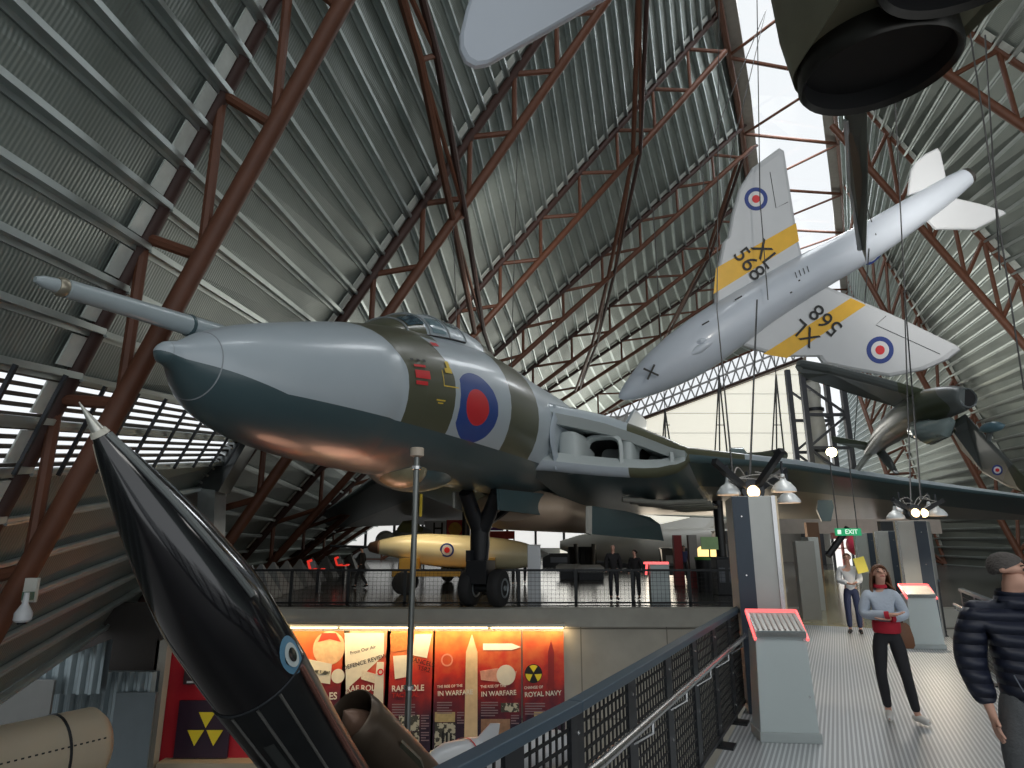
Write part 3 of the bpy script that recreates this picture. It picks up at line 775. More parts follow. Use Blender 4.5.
# --- trainer jet XL568 hung nose-down
HD = 24.0
def Q(px, py, off=0.): return PC(px, py, HD-off)
tj = empty('trainer_jet', Q(800, 275), 'white and silver trainer jet with yellow wing bands and XL 568 codes, hung nose down', 'aircraft')
path = smooth_path([(619, 398, 1, HD), (624, 395, 6, HD), (637, 387, 13, HD), (660, 371, 21, HD), (690, 351, 26, HD), (720, 330, 26, HD), (760, 303, 23, HD), (810, 273, 21, HD), (870, 240, 18.5, HD), (920, 208, 15, HD), (950, 188, 12, HD), (965, 178, 9.5, HD)], 5)
hb = body_px(path).build('fuselage', hgrey, tj, True)
m = MB(); a, b = Q(962, 180), Q(968.5, 176); m.tube([a, b, b, a], [.36, .33, .27, .25], 24, cap=False); m.build('jet_pipe', mat('burnt_metal', (.16, .15, .14), .4, .8, .3, 6), tj, True)
disc(Q(966, 177.4), .27, (b-a), dk, 'jet_pipe_bore', tj)
UW = [(779, 148), (784, 151), (790, 190), (798, 240), (806, 272), (740, 318), (713, 330), (714, 300), (717, 268), (722, 243), (727, 238), (731, 215), (738, 190), (752, 168)]
LW = [(958, 346), (961, 350), (948, 360), (925, 370), (890, 377), (856, 371), (822, 364), (817, 357), (788, 357), (764, 353), (734, 344), (740, 322), (806, 277), (828, 287), (850, 296), (900, 318)]
for nm, poly in (('upper_wing', UW), ('lower_wing', LW)):
    ww = slab([Q(*p) for p in poly], .30, FW, .10).build('wing', white, tj)
    band = [(713.5, 294), (716, 268), (796, 223), (799, 241)] if nm[0] == 'u' else [(763, 354), (787, 358), (866, 305), (851, 298)]
    MB().prism([Q(*p, off=.155) for p in band], FW*.02).build('yellow_band', yellow, ww)
    c = (756, 199) if nm[0] == 'u' else (880, 350); R0 = 11.5 if nm[0] == 'u' else 13.5
    k = HD/F
    disc(Q(*c, off=.15), R0*k, -FW, cblue, 'roundel_ring', ww, r0=0, th=.012)
    disc(Q(*c, off=.165), R0*.66*k, -FW, cwhite, 'roundel_ring', ww, th=.008)
    disc(Q(*c, off=.175), R0*.34*k, -FW, cred, 'roundel_centre', ww, th=.008)
    if nm[0] == 'u':
        text('XL', 'lettering', ink, ww, Q(765, 254, .19), vec(.62, .78), -FW, .88, .004, bold=.0)
        text('568', 'lettering', ink, ww, Q(749, 264, .19), vec(.62, .78), -FW, .88, .004, bold=.0)
    else:
        text('XL', 'lettering', ink, ww, Q(806, 333, .19), vec(-.74, -.67), -FW, .88, .004, bold=.0)
        text('568', 'lettering', ink, ww, Q(826, 320, .19), vec(-.74, -.67), -FW, .88, .004, bold=.0)
    ln = [(770, 172), (776, 208), (788, 202)] if nm[0] == 'u' else [(940, 354), (876, 325), (886, 316)]
    MB().tube([Q(*p, off=.16) for p in ln], .012, 4).build('control_surface_gap', darkmetal, ww)
slab([Q(*p) for p in [(907, 196), (910, 172), (914, 163), (925, 154), (937, 148), (940, 152), (945, 175), (946, 184)]], .16, FW).build('tailplane', white, tj)
slab([Q(*p) for p in [(921, 216), (928, 205), (950, 197), (980, 204), (1004, 211), (1006, 214), (975, 230), (935, 230)]], .16, FW).build('tailplane', white, tj)
slab([Q(905, 215, -.5), Q(945, 190, -.3), Q(962, 178, -1.9), Q(950, 184, -2.2)], .14, vec(.55, .83)).build('tail_fin', white, tj)
# dorsal hump roundel & rear band
a, b = Q(885, 231), Q(904, 218.5); m = MB(); m.tube([a, a, b, b], [.66, .70, .635, .6], 28, cap=False); m.build('yellow_band', yellow, hb, True)
for r_, mt in ((.46, cblue), (.33, cwhite), (.17, cred)):
    disc(Q(874, 254, .30+(.46-r_)*.1), r_, vec(.5, .75)*1.0-FW*.75, mt, 'roundel_ring', hb, th=.02)
for (x, y, a) in ((651, 372, 45), (651, 372, -45)):
    d = vec(math.cos(math.radians(a-20)), math.sin(math.radians(a-20)))
    MB().beam(Q(x, y, .86)-d*.3, Q(x, y, .86)+d*.3, .07, .03, FW).build('cross_marking', ink, hb)
for p0, p1, r in (((684, 358), (722, 336), .16), ((690, 345), (716, 336), .1)):
    MB().tube([Q(*p0, off=.78), lerp(Q(*p0, off=.95), Q(*p1, off=.98), .4), Q(*p1, off=.84)], [.03, r, .04], 12).build('fairing', hgrey, hb, True)
for i, (x, y) in enumerate(((790, 293), (798, 281), (779, 297), (735, 300), (702, 325), (717, 335), (741, 317))):
    MB().beam(Q(x, y, .80), Q(x+(7 if i > 2 else 2), y-(4 if i > 2 else 1), .80), .05, .03, FW).build('access_hatch', ink, hb)
for i in range(4): MB().beam(Q(795+i*4, 272-i*2, .82), Q(797+i*4, 278-i*2, .80), .02, .02, FW).build('stencil_marking', ink, hb)
# --- camouflaged swept-wing fighter hung inverted on the right
cam_m = mat('camouflage_paint', (.1, .12, .09), .32, .0, 0, 1, coat=.15); n = NT(cam_m)
f = n.op('GREATER_THAN', n.noise(.32, 2), .5); n.color(n.mix(f, (.12, .135, .135), (.07, .085, .05)))
fj = empty('swept_wing_fighter', PC(920, 410, 20), 'grey and green camouflaged fighter with round nose intake, hung upside down by the right roof', 'aircraft')
path = smooth_path([(967, 398, 10, 17.0), (960, 399, 13, 17.2), (945, 402, 16, 17.8), (925, 409, 18, 18.8), (905, 420, 16, 20.3), (888, 433, 12, 22), (875, 446, 7, 24), (868, 453, 3.5, 25.2)], 5)
fb = body_px(path).build('fuselage', cam_m, fj, True)
a = (PC(966, 398, 17.05)-PC(940, 404, 18)).normalized(); c = PC(967, 398, 17.0)
m = MB(); m.lathe(c, a, [(-.1, .30), (.03, .27), (.05, .235), (0, .215), (-.4, .2)], 28, cap=False); m.build('intake_lip', mat('bare_intake_ring', (.3, .33, .34), .2, .6), fj, True)
disc(c+a*.012, .225, a, dk, 'intake_bore', fj, th=.006)
m = MB(); m.tube([PC(952, 420, 17.3), PC(944, 428, 17.5), PC(930, 432, 18), PC(917, 430, 18.6), PC(912, 428, 18.9)], [.10, .27, .36, .28, .06], 20)
cp = m.build('canopy', mat('canopy_perspex', (.22, .28, .28), .06, 0, .2, coat=1), fj, True)
for t in (.3, .6): MB().tube([PC(lerp(952, 912, t), 419, 17.4+t), PC(lerp(950, 914, t)-2, 436, 17.2+t), PC(lerp(946, 908, t)-4, 441, 17.9+t)], .02, 6).build('canopy_frame', darkmetal, cp)
k1 = lambda p: PC(p[0], p[1], p[2])
pol_ = [(797, 362, 22), (795, 367, 22), (800, 373, 22), (850, 390, 21), (905, 406, 20), (925, 407, 18.6), (930, 395, 18.4), (880, 381, 19.4), (830, 368, 20.6)]
slab([k1(p) for p in pol_], .30, UP).build('wing', cam_m, fj)
pol_ = [(948, 424, 18), (965, 414, 17.6), (985, 437, 16.4), (1010, 462, 15.4), (1028, 482, 14.8), (1026, 493, 14.9), (1010, 488, 15.6), (985, 474, 16.8), (962, 450, 17.8)]
w2 = slab([k1(p) for p in pol_], .22, FW).build('wing', cam_m, fj)
k = 15.3/F
for r_, mt, o in ((5.2, cblue, 0), (3.6, cwhite, .02), (1.8, cred, .04)): disc(PC(997, 470, 15.65-o), r_*k, -FW, mt, 'roundel_ring', w2, th=.02)
slab([k1(p) for p in [(831, 437, 25.6), (832, 441, 25.6), (868, 450, 25), (876, 447, 24.6), (866, 443, 24.6)]], .12, UP).build('tailplane', cam_m, fj)
slab([k1(p) for p in [(874, 450, 24.6), (882, 447, 24.2), (891, 458, 23.4), (899, 474, 22.6), (895, 474, 22.7), (884, 464, 23.6)]], .1, FW).build('tailplane', cam_m, fj)
slab([k1(p) for p in [(868, 451, 25.2), (876, 450, 24.6), (864, 464, 25.0), (856, 474, 25.3), (853, 473, 25.5), (861, 461, 25.5)]], .12, RT).build('tail_fin', mat('light_fin', (.4, .42, .4), .35, .2), fj)
m = body_px(smooth_path([(979, 431, .6, 16.4), (984, 429, 4, 16.3), (992, 427, 5.5, 16.1), (1000, 426, 4, 15.9), (1005, 425, .5, 15.8)], 4), 16)
dt = m.build('drop_tank', mat('blue_tank', (.09, .17, .21), .3, 0, .1, coat=.4), fj, True)
MB().tube([PC(990, 432, 16.2), PC(988, 440, 16.3)], .07, 8).build('tank_pylon', cam_m, dt, True)
# --- twin-jet tail hanging from the top of the frame, stacked exhausts
ej = empty('hanging_jet_tail', PC(870, 20, 7), 'black and bare-metal jet fuselage end with two stacked exhausts, hanging overhead', 'aircraft')
C = PC(876, 62, 7.0)
rv = ray(876, 62).normalized(); pv = vec(-.17, -.985); pv = (pv-rv*pv.dot(rv)).normalized()
up1 = (pv*.87+rv*.49).normalized()     # body axis, away from the exhaust faces
side = vec(.96, -.17).normalized(); side = (side-up1*side.dot(up1)).normalized()
b_ = side.cross(up1); b_ = b_ if b_.dot(UP) > 0 else -b_
R1 = .86
def stad(t, r, ext, n=40):     # rounded figure round both pipes
    out = []
    for k in range(n):
        a = 2*math.pi*k/n; cc, ss = math.cos(a), math.sin(a)
        o = b_*(ext if ss > 0 else 0)
        out.append(C+up1*t+side*cc*r+b_*ss*r+o)
    return out
nm = mat('jet_bare_metal', (.24, .24, .17), .33, .3, .45, 1.6)
m = MB(); m.loft([stad(.12, R1*.90, 1.62), stad(.05, R1*.97, 1.64), stad(.6, R1*1.06, 1.68), stad(2.5, R1*1.15, 1.75), stad(6, R1*1.15, 1.8)])
jb = m.build('fuselage', nm, ej, True)
for o in (0, 1.62):
    cc = C+b_*o
    m = MB(); m.lathe(cc, -up1, [(-.3, R1*.90), (.12, R1*.93), (.16, R1*.90), (.10, R1*.85)], 44, cap=False); m.lathe(cc, -up1, [(.10, R1*.85), (-.5, R1*.80), (-1.2, R1*.7)], 44, cap=False, mi=1); m.build('exhaust_nozzle', [mat('nozzle_dark', (.035, .033, .03), .35, .7, .3, 5), dk], ej, True, fix=False)
    disc(cc+up1*.10, R1*.86, -up1, dk, 'exhaust_bore', ej, th=.01)
fin_c = [PC(844, 98, 8.2), PC(867, 100, 7.9), PC(868, 180, 8.8), PC(866, 262, 9.6), PC(862, 250, 9.7), PC(853, 215, 9.6), PC(847, 180, 9.4)]
slab(fin_c, .12, (FW+RT*.5)).build('tail_fin', mat('fin_dark_green', (.10, .115, .10), .35, .4, .25, 2), ej)
MB().tube([PC(846, 120, 8.4), PC(851, 185, 9.3), PC(860, 250, 9.7)], .035, 8).build('fin_leading_edge', white, ej, True)
# --- pale wing tip overhead
wt = empty('overhead_wing', PC(540, -30, 9), 'pale grey rounded wing tip of an aircraft hanging over the viewer', 'aircraft')
poly = [(459, 38), (459, 52), (465, 64), (474, 69), (486, 67), (502, 58), (545, 34), (603, 1), (720, -66), (700, -120), (505, -110), (480, -30), (465, 12)]
slab([PC(x, y, 9.0) for x, y in poly], .16, FW, .08).build('wing', mat('pale_wing_paint', (.56, .61, .68), .4, 0, .05, .8, coat=.15), wt)
# --- small propeller aircraft seen above the bomber wing
sa = empty('small_aircraft', PC(760, 462, 36), 'small aircraft with black nose and glazed cockpit showing over the bomber wing', 'aircraft')
body_px(smooth_path([(700, 466, 4, 37), (720, 463, 7, 37), (745, 461, 8, 36), (765, 459, 7.5, 35), (780, 456, 6.5, 34.4), (785, 454, 3, 34)], 4), 16).build('fuselage', mat('sa_olive', (.08, .09, .06), .4), sa, True)
body_px(smooth_path([(760, 460, 7.8, 35.4), (770, 458, 7.6, 34.9), (782, 455, 6.2, 34.3), (786, 453, 1, 34)], 3), 16).build('nose_cap', black, sa, True)
body_px([(727, 458, 2, 36.4), (733, 453, 6, 36), (741, 453, 6, 36), (748, 457, 2, 36)], 12).build('canopy', MATS['canopy_perspex'], sa, True)
# --- suspension cables
def cable(pts, lab, r=.02):
    o = MB().tube(pts, r, 6).build('suspension_cable', cable_m); tag(o, lab, 'cable', 'wire cables holding the hanging aircraft')
cs = [(((759, 160), 23), ((766, 306), 22.6), 'wire cable running over the upper trainer wing'), (((763, 0), 22.8), ((772, 560), 9), None)]
cable([PC(757, 0, 26), PC(760, 200, 23), PC(768, 300, 22.7)], 'wire cable crossing the roundel of the upper trainer wing')
cable([PC(719, 0, 23), PC(717, 310, 22.6), PC(735, 500, 9.5)], 'wire cable passing the trainer nose down to the near lamp cluster', .018)
cable([PC(893, 60, 17), PC(905, 300, 16.5), PC(921, 500, 12.4)], 'wire cable passing the fighter down to the far lamp cluster', .018)
cable([PC(965, 0, 18), PC(985, 130, 17), PC(1024, 390, 16)], 'wire cable at the right edge of the view')
cable([PC(766, 10, 33), PC(700, 170, 23.2)], 'thin wire from the ridge node beside the upper trainer wing', .02)
cable([PC(766, 10, 33), PC(730, 160, 23.4)], 'thin wire from the ridge node to the upper wing tip', .02)
cable([on_inner(1, 453), PC(457, 340, 21)], 'thin pale wire hanging from the second truss node', .015)
cable([on_inner(1, 518), PC(511, 375, 21.5)], 'thin pale wire hanging from the second truss, above the bomber spine', .015)
cable([PC(863, 200, 24), PC(869, 250, 23.3), PC(852, 470, 26)], 'wire cable beside the trainer fuselage roundel')
cable([PC(845, 140, 26), PC(876, 235, 23.3)], 'wire cable reaching the trainer rear fuselage')
cable([PC(985, 35, 17.5), PC(1000, 270, 16.8)], 'wire cable above the fighter drop tank')
for i, (x0, x1, y1, lb) in enumerate(((665, 630, 470, 'leftmost slim cable rig above the bomber wing'), (719, 724, 452, 'middle slim cable rig above the bomber wing'), (776, 772, 452, 'slim cable rig beside the cockpit of the small aircraft'))):
    t = empty('cable_rig', PC(x0, 360, 40), lb, 'cable rig', 'cable rigs in front of the cream end wall')
    top = PC(x0, 375 if i else 410, 40)
    for dx in (-6, 1, 12): MB().tube([top, PC(x0+dx, 490, 40)], .05, 6).build('rope', cable_m, t)
    for y in (425, 460): MB().tube([PC(x0-4*(y-375)/100, y, 40), PC(x0+9*(y-375)/90, y, 40)], .03, 6).build('spreader', cable_m, t)
    MB().tube([top, top+V((0, 0, 14))], .03, 6).build('rope', cable_m, t)
# --- lattice tower with a white rocket inside
tw = empty('lattice_tower', V((P(822, 560, 60).x, 60, 0)), 'grey steel lattice tower standing against the end wall, holding a pale rocket', 'tower')
x0, x1 = P(806, 480, 60).x, P(846, 480, 60).x; zt = P(806, 366, 60).z; tm = mat('tower_steel', (.10, .105, .12), .5, .5, .1)
for xx in (x0, x1):
    for yy in (58.5, 61.5): MB().beam((xx, yy, 0), (xx, yy, zt), .45, .45, (0, 1, 0)).build('corner_post', tm, tw)
k = 0; z = 1
while z < zt-3:
    for yy in (58.5, 61.5):
        MB().beam((x0, yy, z), (x1, yy, z), .28, .28).build('cross_beam', tm, tw)
        MB().beam((x0, yy, z+.1) if k % 2 else (x1, yy, z+.1), (x1, yy, z+3) if k % 2 else (x0, yy, z+3), .2, .2).build('diagonal_brace', tm, tw)
    z += 3.1; k += 1
rk = empty('pale_rocket', (lerp(x0, x1, .42), 60, 0), 'pale slim rocket standing inside the grey lattice tower', 'rocket')
m = MB(); m.lathe((lerp(x0, x1, .42), 60, 0), (0, 0, 1), [(0, .8), (zt-6, .8), (zt-3.8, .6), (zt-2.2, .75), (zt-1.2, .5), (zt-.4, .05)], 20); m.build('body', mat('rocket_cream', (.5, .5, .46), .4), rk, True)
for z in (6, 10, 14, 17): MB().lathe((lerp(x0, x1, .42), 60, z), (0, 0, 1), [(0, .83), (.3, .83)], 20).build('body_ring', darkmetal, rk, True)
o = MB().lathe(PC(830, 452, 55), (0, -1, -.2), [(0, .35), (.4, .4)], 16).build('floodlight', mat('lit_flood', (1, .9, .6), .4, emit=(1, .85, .5), estr=12)); tag(o, 'lit yellow floodlight in front of the lattice tower', 'lamp')
#@@WALKWAY
rail_m = mat('railing_blue_grey', (.055, .085, .115), .35, .3, .1, 3); mesh_m = mat('black_mesh', (.008, .008, .009), .6, 0, 0)
def railing(pts, label, hgt=1.1, post=1.25, pitch=.06, inside=1, hand=True, post_m=None, wire=.012, npost=None):
    """pts: base points; flat top rail, plate posts, square mesh infill, round handrail on the walkway side"""
    t = empty('railing', pts[0], label, 'railing')
    Z = V((0, 0, 1))
    for a, b in zip(pts, pts[1:]):
        a, b = V(a), V(b); L = (b-a).length; d = (b-a)/L; s = V((d.y, -d.x, 0))*inside
        MB().beam(a+Z*hgt, b+Z*hgt, .085, .05, Z).build('top_rail', rail_m, t, bevel=.006)
        MB().beam(a+Z*.09, b+Z*.09, .05, .03, Z).build('bottom_rail', black, t)
        if hand: MB().tube([a+Z*.86+s*.13, b+Z*.86+s*.13], .026, 14).build('handrail', steel, t, True)
        n = max(1, round(L/post))
        for i in range(n+1):
            p = a+d*(L*i/n)
            po = MB().box(p+Z*(hgt/2), (.16, .022, hgt), (d, s, Z)).box(p+Z*.01+s*.05, (.2, .16, .02), (d, s, Z)).build('post', post_m or black, t)
            if hand: MB().tube([p+Z*.70, p+Z*.78+s*.13, p+Z*.84+s*.13], .012, 6).build('handrail_bracket', steel, po)
            for zz in (.18, .5, .98): MB().lathe(p+Z*zz+s*.012, s, [(0, .012), (.006, .012), (.009, .006)], 8).build('bolt', steel, po)
        for i in range(n):
            p, q = a+d*(L*i/n+.085), a+d*(L*(i+1)/n-.085); m = MB(); W = (q-p).length
            for k in range(1, int(W/pitch)+1): m.box(p+d*(k*W/(int(W/pitch)+1))+Z*((hgt+.1)/2), (wire, wire*.6, hgt-.14), (d, s, Z))
            for k in range(1, int((hgt-.15)/pitch)+1): m.box((p+q)/2+Z*(.1+k*pitch), (W, wire*.6, wire), (d, s, Z))
            m.build('mesh_panel', mesh_m, t)
    return t
B1 = G(575, 706, 1.1); B1.z = 0
B0 = G(455, 770, 1.1); B0.z = 0
d01 = (B0-B1)
railing([B1+d01*1.8, B1], 'nearest length of dark mesh railing, angling off at the lower edge of the view', post=.75, pitch=.07, wire=.014, inside=1)
railing([B1, V((L0.x, L0.y, 0))], 'dark mesh railing with steel handrail along the left side of the ribbed walkway', post=.95, pitch=.07, wire=.014, inside=1)
railing([wl_(8.9, -.12), wl_(15.6, -.12)], 'dark mesh railing continuing beyond the first pillar', post=1.4, pitch=.09)
railing([wl_(3.0, WW-.04), wl_(12.9, WW-.04)], 'dark mesh railing behind the man in the navy jacket', post=1.2, pitch=.08, inside=-1)
railing([wl_(15.5, WW-.04), wl_(24, WW-.04)], 'dark mesh railing beyond the second pillar', post=1.6, pitch=.1, inside=-1)
# fence at the deck edge
def Gd(px, D): return V((P(px, 570, D).x, D, 0))
fm = mat('fence_black', (.018, .02, .022), .5, .3, .1)
t = empty('deck_fence', Gd(250, 21.15), 'low dark mesh fence along the upper deck edge under the bomber', 'fence')
xa, xb = Gd(236, 21.15).x, Gd(745, 21.15).x; L = xb-xa
MB().beam((xa, 21.15, 1.03), (xb, 21.15, 1.03), .06, .07).build('top_rail', fm, t)
MB().beam((xa, 21.15, .05), (xb, 21.15, .05), .05, .05).build('bottom_rail', fm, t)
n = 9
for i in range(n+1): MB().box((xa+L*i/n, 21.15, .52), (.10, .05, 1.04)).build('post', fm, t)
for i in range(n):
    m = MB(); p = xa+L*i/n; W = L/n; c = int(W/.125)
    for k in range(1, c): m.box((p+k*W/c, 21.15,   .54), (.008, .008, .95))
    for k in range(1, 8): m.box((p+W/2, 21.15, .06+k*.125), (W, .008, .008))
    m.build('mesh_panel', fm, t)
# ---------------- kiosks with glowing red edge
kg = mat('kiosk_grey', (.48, .54, .54), .45, .1, .05, 2)
redglow = mat('red_led_edge', (.8, .1, .1), .3, emit=(1, .12, .12), estr=1.6)
def kiosk(c, wd, h, dirn, label):
    t = empty('display_plinth', c, label, 'display plinth', 'grey display plinths on the walkway'); c = V(c)
    d = V(dirn).normalized(); s = V((d.y, -d.x, 0)); Z = V((0, 0, 1))
    m = MB(); m.loft([[c+s*a*wd/2*f_+d*b*.15*f_+Z*z for a, b in ((-1, -1), (1, -1), (1, 1), (-1, 1))] for z, f_ in ((0, 1.06), (.08, 1.05), (h*.86, .93))])
    m.build('body', kg, t, bevel=.008)
    m = MB(); m.box(c+Z*.045, (wd*1.1, .36, .09), (s, d, Z)); m.build('kick_base', mat('kiosk_base', (.38, .42, .42), .5, .2), t, bevel=.005)
    tp = MB(); tp.prism([c-s*wd*.47+Z*(h*.86)-d*.17, c+s*wd*.47+Z*(h*.86)-d*.17, c+s*wd*.47+Z*h+d*.12, c-s*wd*.47+Z*h+d*.12], (0, 0, -.05)); 
    tp.build('sloping_panel', mat('panel_print', (.40, .40, .38), .25, 0, .2, 12, coat=.5), t, bevel=.003)
    for k in range(9):
        u = (k+.5)/9-.5; a = c+s*(wd*.9*u)+Z*(h*.875+.004)-d*.15; b = c+s*(wd*.9*u)+Z*(h*.985+.004)+d*.09
        MB().beam(a, b, .018, .006, Z).build('printed_column', mat('panel_ink', (.35, .28, .25), .4), t)
    MB().beam(c-s*wd*.49+Z*(h+.01)+d*.13, c+s*wd*.49+Z*(h+.01)+d*.13, .03, .035, Z).build('red_edge_light', redglow, t)
    for sd in (-1, 1): MB().beam(c+s*sd*wd*.485+Z*(h*.80)-d*.17, c+s*sd*wd*.485+Z*(h+.01)+d*.13, .02, .03, Z).build('red_edge_light', redglow, t)
    MB().box(c+Z*(h*.84)-d*.16, (wd*.9, .02, .07), (s, d, Z)).build('reader_strip', mat('strip_grey', (.25, .28, .28), .4, .4), t)
    for zz in (.35, .8): MB().lathe(c+s*wd*.42+Z*h*zz-d*.15, -d, [(0, .012), (.008, .01)], 10).build('fixing_screw', steel, t)
kd = V((.22, .975, 0))
def Gf(px, py): p = G(px, py, 0); p.z = 0; return p
kiosk(Gf(786, 738), .53, 1.18, (.10, 1, 0), 'grey display plinth with red lit edge nearest the camera, beside the left railing')
kiosk(Gf(925, 648), .54, 1.10, (.12, 1, 0), 'grey display plinth with pink-red lit edge, behind the woman in the grey sweatshirt')
# ---------------- pillars
pg = mat('pillar_zinc', (.42, .43, .41), .42, .5, .12, 3); mir = mat('mirror_panel', (.72, .70, .66), .12, 1., .12, 5, .15, 8); navy = mat('pillar_dark_strip', (.035, .05, .07), .4, .2, .1)
def pillar(c, wd, dp, h, dirn, flip, label):
    t = empty('walkway_pillar', c, label, 'pillar', 'metal-clad pillars beside the walkway'); c = V(c)
    d = V(dirn).normalized(); s = V((d.y, -d.x, 0))*flip; Z = V((0, 0, 1))   # s points to the walkway side
    MB().box(c+Z*h/2, (wd, dp, h), (s, d, Z)).build('cladding', pg, t, bevel=.01)
    MB().box(c+Z*h/2-d*(dp/2+.012)-s*(wd*.30), (wd*.38, .03, h*.995), (s, d, Z)).build('dark_strip', navy, t)
    MB().box(c+Z*(h/2)-d*(dp/2+.006)+s*wd*.46, (wd*.09, .03, h), (s, d, Z)).build('edge_angle', steel, t)
    for k in range(4):
        MB().box(c+Z*(h*(k+.5)/4)+s*(wd/2+.012)+d*0, (.02, dp*.72, h/4-.05), (s, d, Z)).build('mirror_panel', mir, t)
    MB().box(c+Z*h*.5+s*(wd/2+.02)-d*dp*.42, (.03, .04, h), (s, d, Z)).build('edge_angle', mat('warm_edge', (.5, .42, .3), .3, .6), t)
    MB().box(c+Z*h*.5+s*(wd/2+.02)+d*dp*.42, (.03, .04, h), (s, d, Z)).build('edge_angle', MATS['warm_edge'], t)
    MB().box(c+Z*h*.42+s*(wd/2+.03)+d*dp*.1, (.02, dp*.2, .3), (s, d, Z)).build('green_notice', mat('notice_green', (.03, .2, .1), .5), t)
    for zz in (.15, .45, .62, .9): MB().lathe(c+Z*h*zz-d*(dp/2+.028)-s*wd*.3, -d, [(0, .014), (.01, .01)], 8).build('bolt', steel, t)
    return t
zc = H+(P(750, 498, 8.3).z-H)
pc1 = V((P(757, 600, 8.35).x, 8.35, 0)); pillar(pc1, .50, .9, P(757, 497, 8.1).z, (.23, .97, 0), 1, 'tall metal-clad pillar with dark strip, under the near lamp cluster')
pc2 = V((P(924, 600, 14.3).x, 14.3, 0)); pillar(pc2, .58, .8, P(920, 521, 14.0).z, (.60, .80, 0), -1, 'metal-clad pillar with dark strip, under the far lamp cluster behind the second plinth')
pc3 = V((P(874, 570, 19).x, 19.2, 0)); pillar(pc3, .55, .9, P(874, 533, 19).z, (.52, .85, 0), -1, 'smaller metal-clad pillar farther along the right side of the walkway')
pc4 = V((P(893, 570, 16).x+.2, 16.4, 0)); pillar(pc4, .5, .7, P(893, 531, 16).z, (.55, .83, 0), -1, 'narrow metal-clad pillar just left of the far lamp cluster')
sm = mat('screen_panel', (.27, .27, .25), .6, .1, .1)
o = MB().box((P(806, 570, 17).x, 17.0, P(806, 541, 17).z/2), (.48, .2, P(806, 541, 17).z)).build('screen_board', sm, bevel=.01); tag(o, 'plain grey free-standing board left of the walkway entrance', 'board')
o = MB().box((P(819, 570, 19).x, 19.4, P(819, 537, 19).z/2), (.3, .5, P(819, 537, 19).z)).build('screen_board', pg, bevel=.01); tag(o, 'narrow pale metal board behind the plain grey board', 'board')
# ---------------- lamp clusters
enam = mat('lamp_enamel', (.75, .78, .78), .3, .1, .04, coat=.4); hot = mat('lamp_glow', (1, .8, .5), .4, emit=(1, .66, .32), estr=5); warmin = mat('lamp_inner', (1, .75, .5), .4, emit=(1, .6, .35), estr=1.3)
def bell(c, r, par):
    c = V(c); m = MB(); m.lathe(c, (0, 0, 1), [(0, r), (.02, r*1.02), (r*.35, r*.93), (r*.75, r*.62), (r*.95, r*.30), (r*1.15, r*.22), (r*1.5, r*.16), (r*1.55, .01)], 24, cap=False)
    b = m.build('lamp_shade', enam, par, True)
    MB().lathe(c+V((0, 0, .03)), (0, 0, 1), [(0, r*.9), (.02, r*.9)], 24).build('diffuser', warmin, b, True)
    MB().tube([c+V((0, 0, r*1.5)), c+V((0, 0, r*2.6))], .018, 8).build('stem', darkmetal, b)
def cluster(D, bells, arms, spot, r, label, top, seed):
    t = empty('lamp_cluster', PC(spot[0], spot[1], D), label, 'lamp cluster', 'clusters of bell lamps over the walkway'); rnd = random.Random(seed)
    for x, y, dd in bells: bell(PC(x, y, D+dd), r, t)
    for a, b in arms: MB().beam(PC(*a), PC(*b), .075, .075, (0, 0, 1)).build('arm', black, t)
    c = PC(spot[0], spot[1], D-.1)
    m = MB(); m.lathe(c+V((0, .28, 0)), (0, -1, .05), [(0, .06), (.12, .14), (.28, .155), (.3, .15)], 20); sp_ = m.build('spot_housing', darkmetal, t, True)
    MB().lathe(c+V((0, -.02, 0)), (0, -1, 0), [(0, .085), (.02, .07), (.03, .01)], 20).build('spot_lens', hot, sp_, True)
    for k in range(9):
        bx, by, bd = bells[k % len(bells)]
        A = PC(bx, by-14, D+bd); B = c+V((rnd.uniform(-.2, .2), .1, rnd.uniform(0, .3))); mid = (A+B)/2+V((rnd.uniform(-.25, .25), rnd.uniform(-.2, .2), rnd.uniform(-.25, .4)))
        pts = [A*(1-u)**2+mid*2*u*(1-u)+B*u*u for u in [i/10 for i in range(11)]]
        MB().tube(pts, .010, 5).build('flex_cable', mat('grey_flex', (.3, .29, .27), .5), t)
    MB().tube([c+V((0, .1, .1)), top], .015, 6).build('hanger_wire', cable_m, t)
cluster(8.6, [(729, 495, 0), (749, 500, .5), (784, 492, -.2), (789, 503, .4)], [((714, 461, 8.3), (752, 494, 8.6)), ((782, 450, 8.2), (752, 494, 8.6)), ((785, 470, 9.4), (752, 494, 8.6)), ((722, 470, 9.4), (752, 494, 8.6))], (753, 492), .155, 'nearer cluster of bell-shaped lamps with one lit spotlight, above the tall pillar', PC(757, 300, 12), 3)
cluster(12.6, [(896, 519, 0), (901, 513, .6), (938, 516, 0), (930, 514, .6)], [((893, 500, 12.4), (917, 515, 12.6)), ((944, 500, 12.4), (917, 515, 12.6)), ((905, 497, 13), (917, 515, 12.6))], (915, 513), .165, 'farther cluster of bell-shaped lamps with lit spotlights, above the second pillar', PC(905, 320, 16), 5)
m = MB().lathe(PC(924, 513, 12.5), (0, -1, 0), [(0, .085), (.03, .07), (.04, .01)], 20); o = m.build('spotlight', hot, smooth=True); tag(o, 'second lit bulb at the right of the farther lamp cluster', 'lamp')
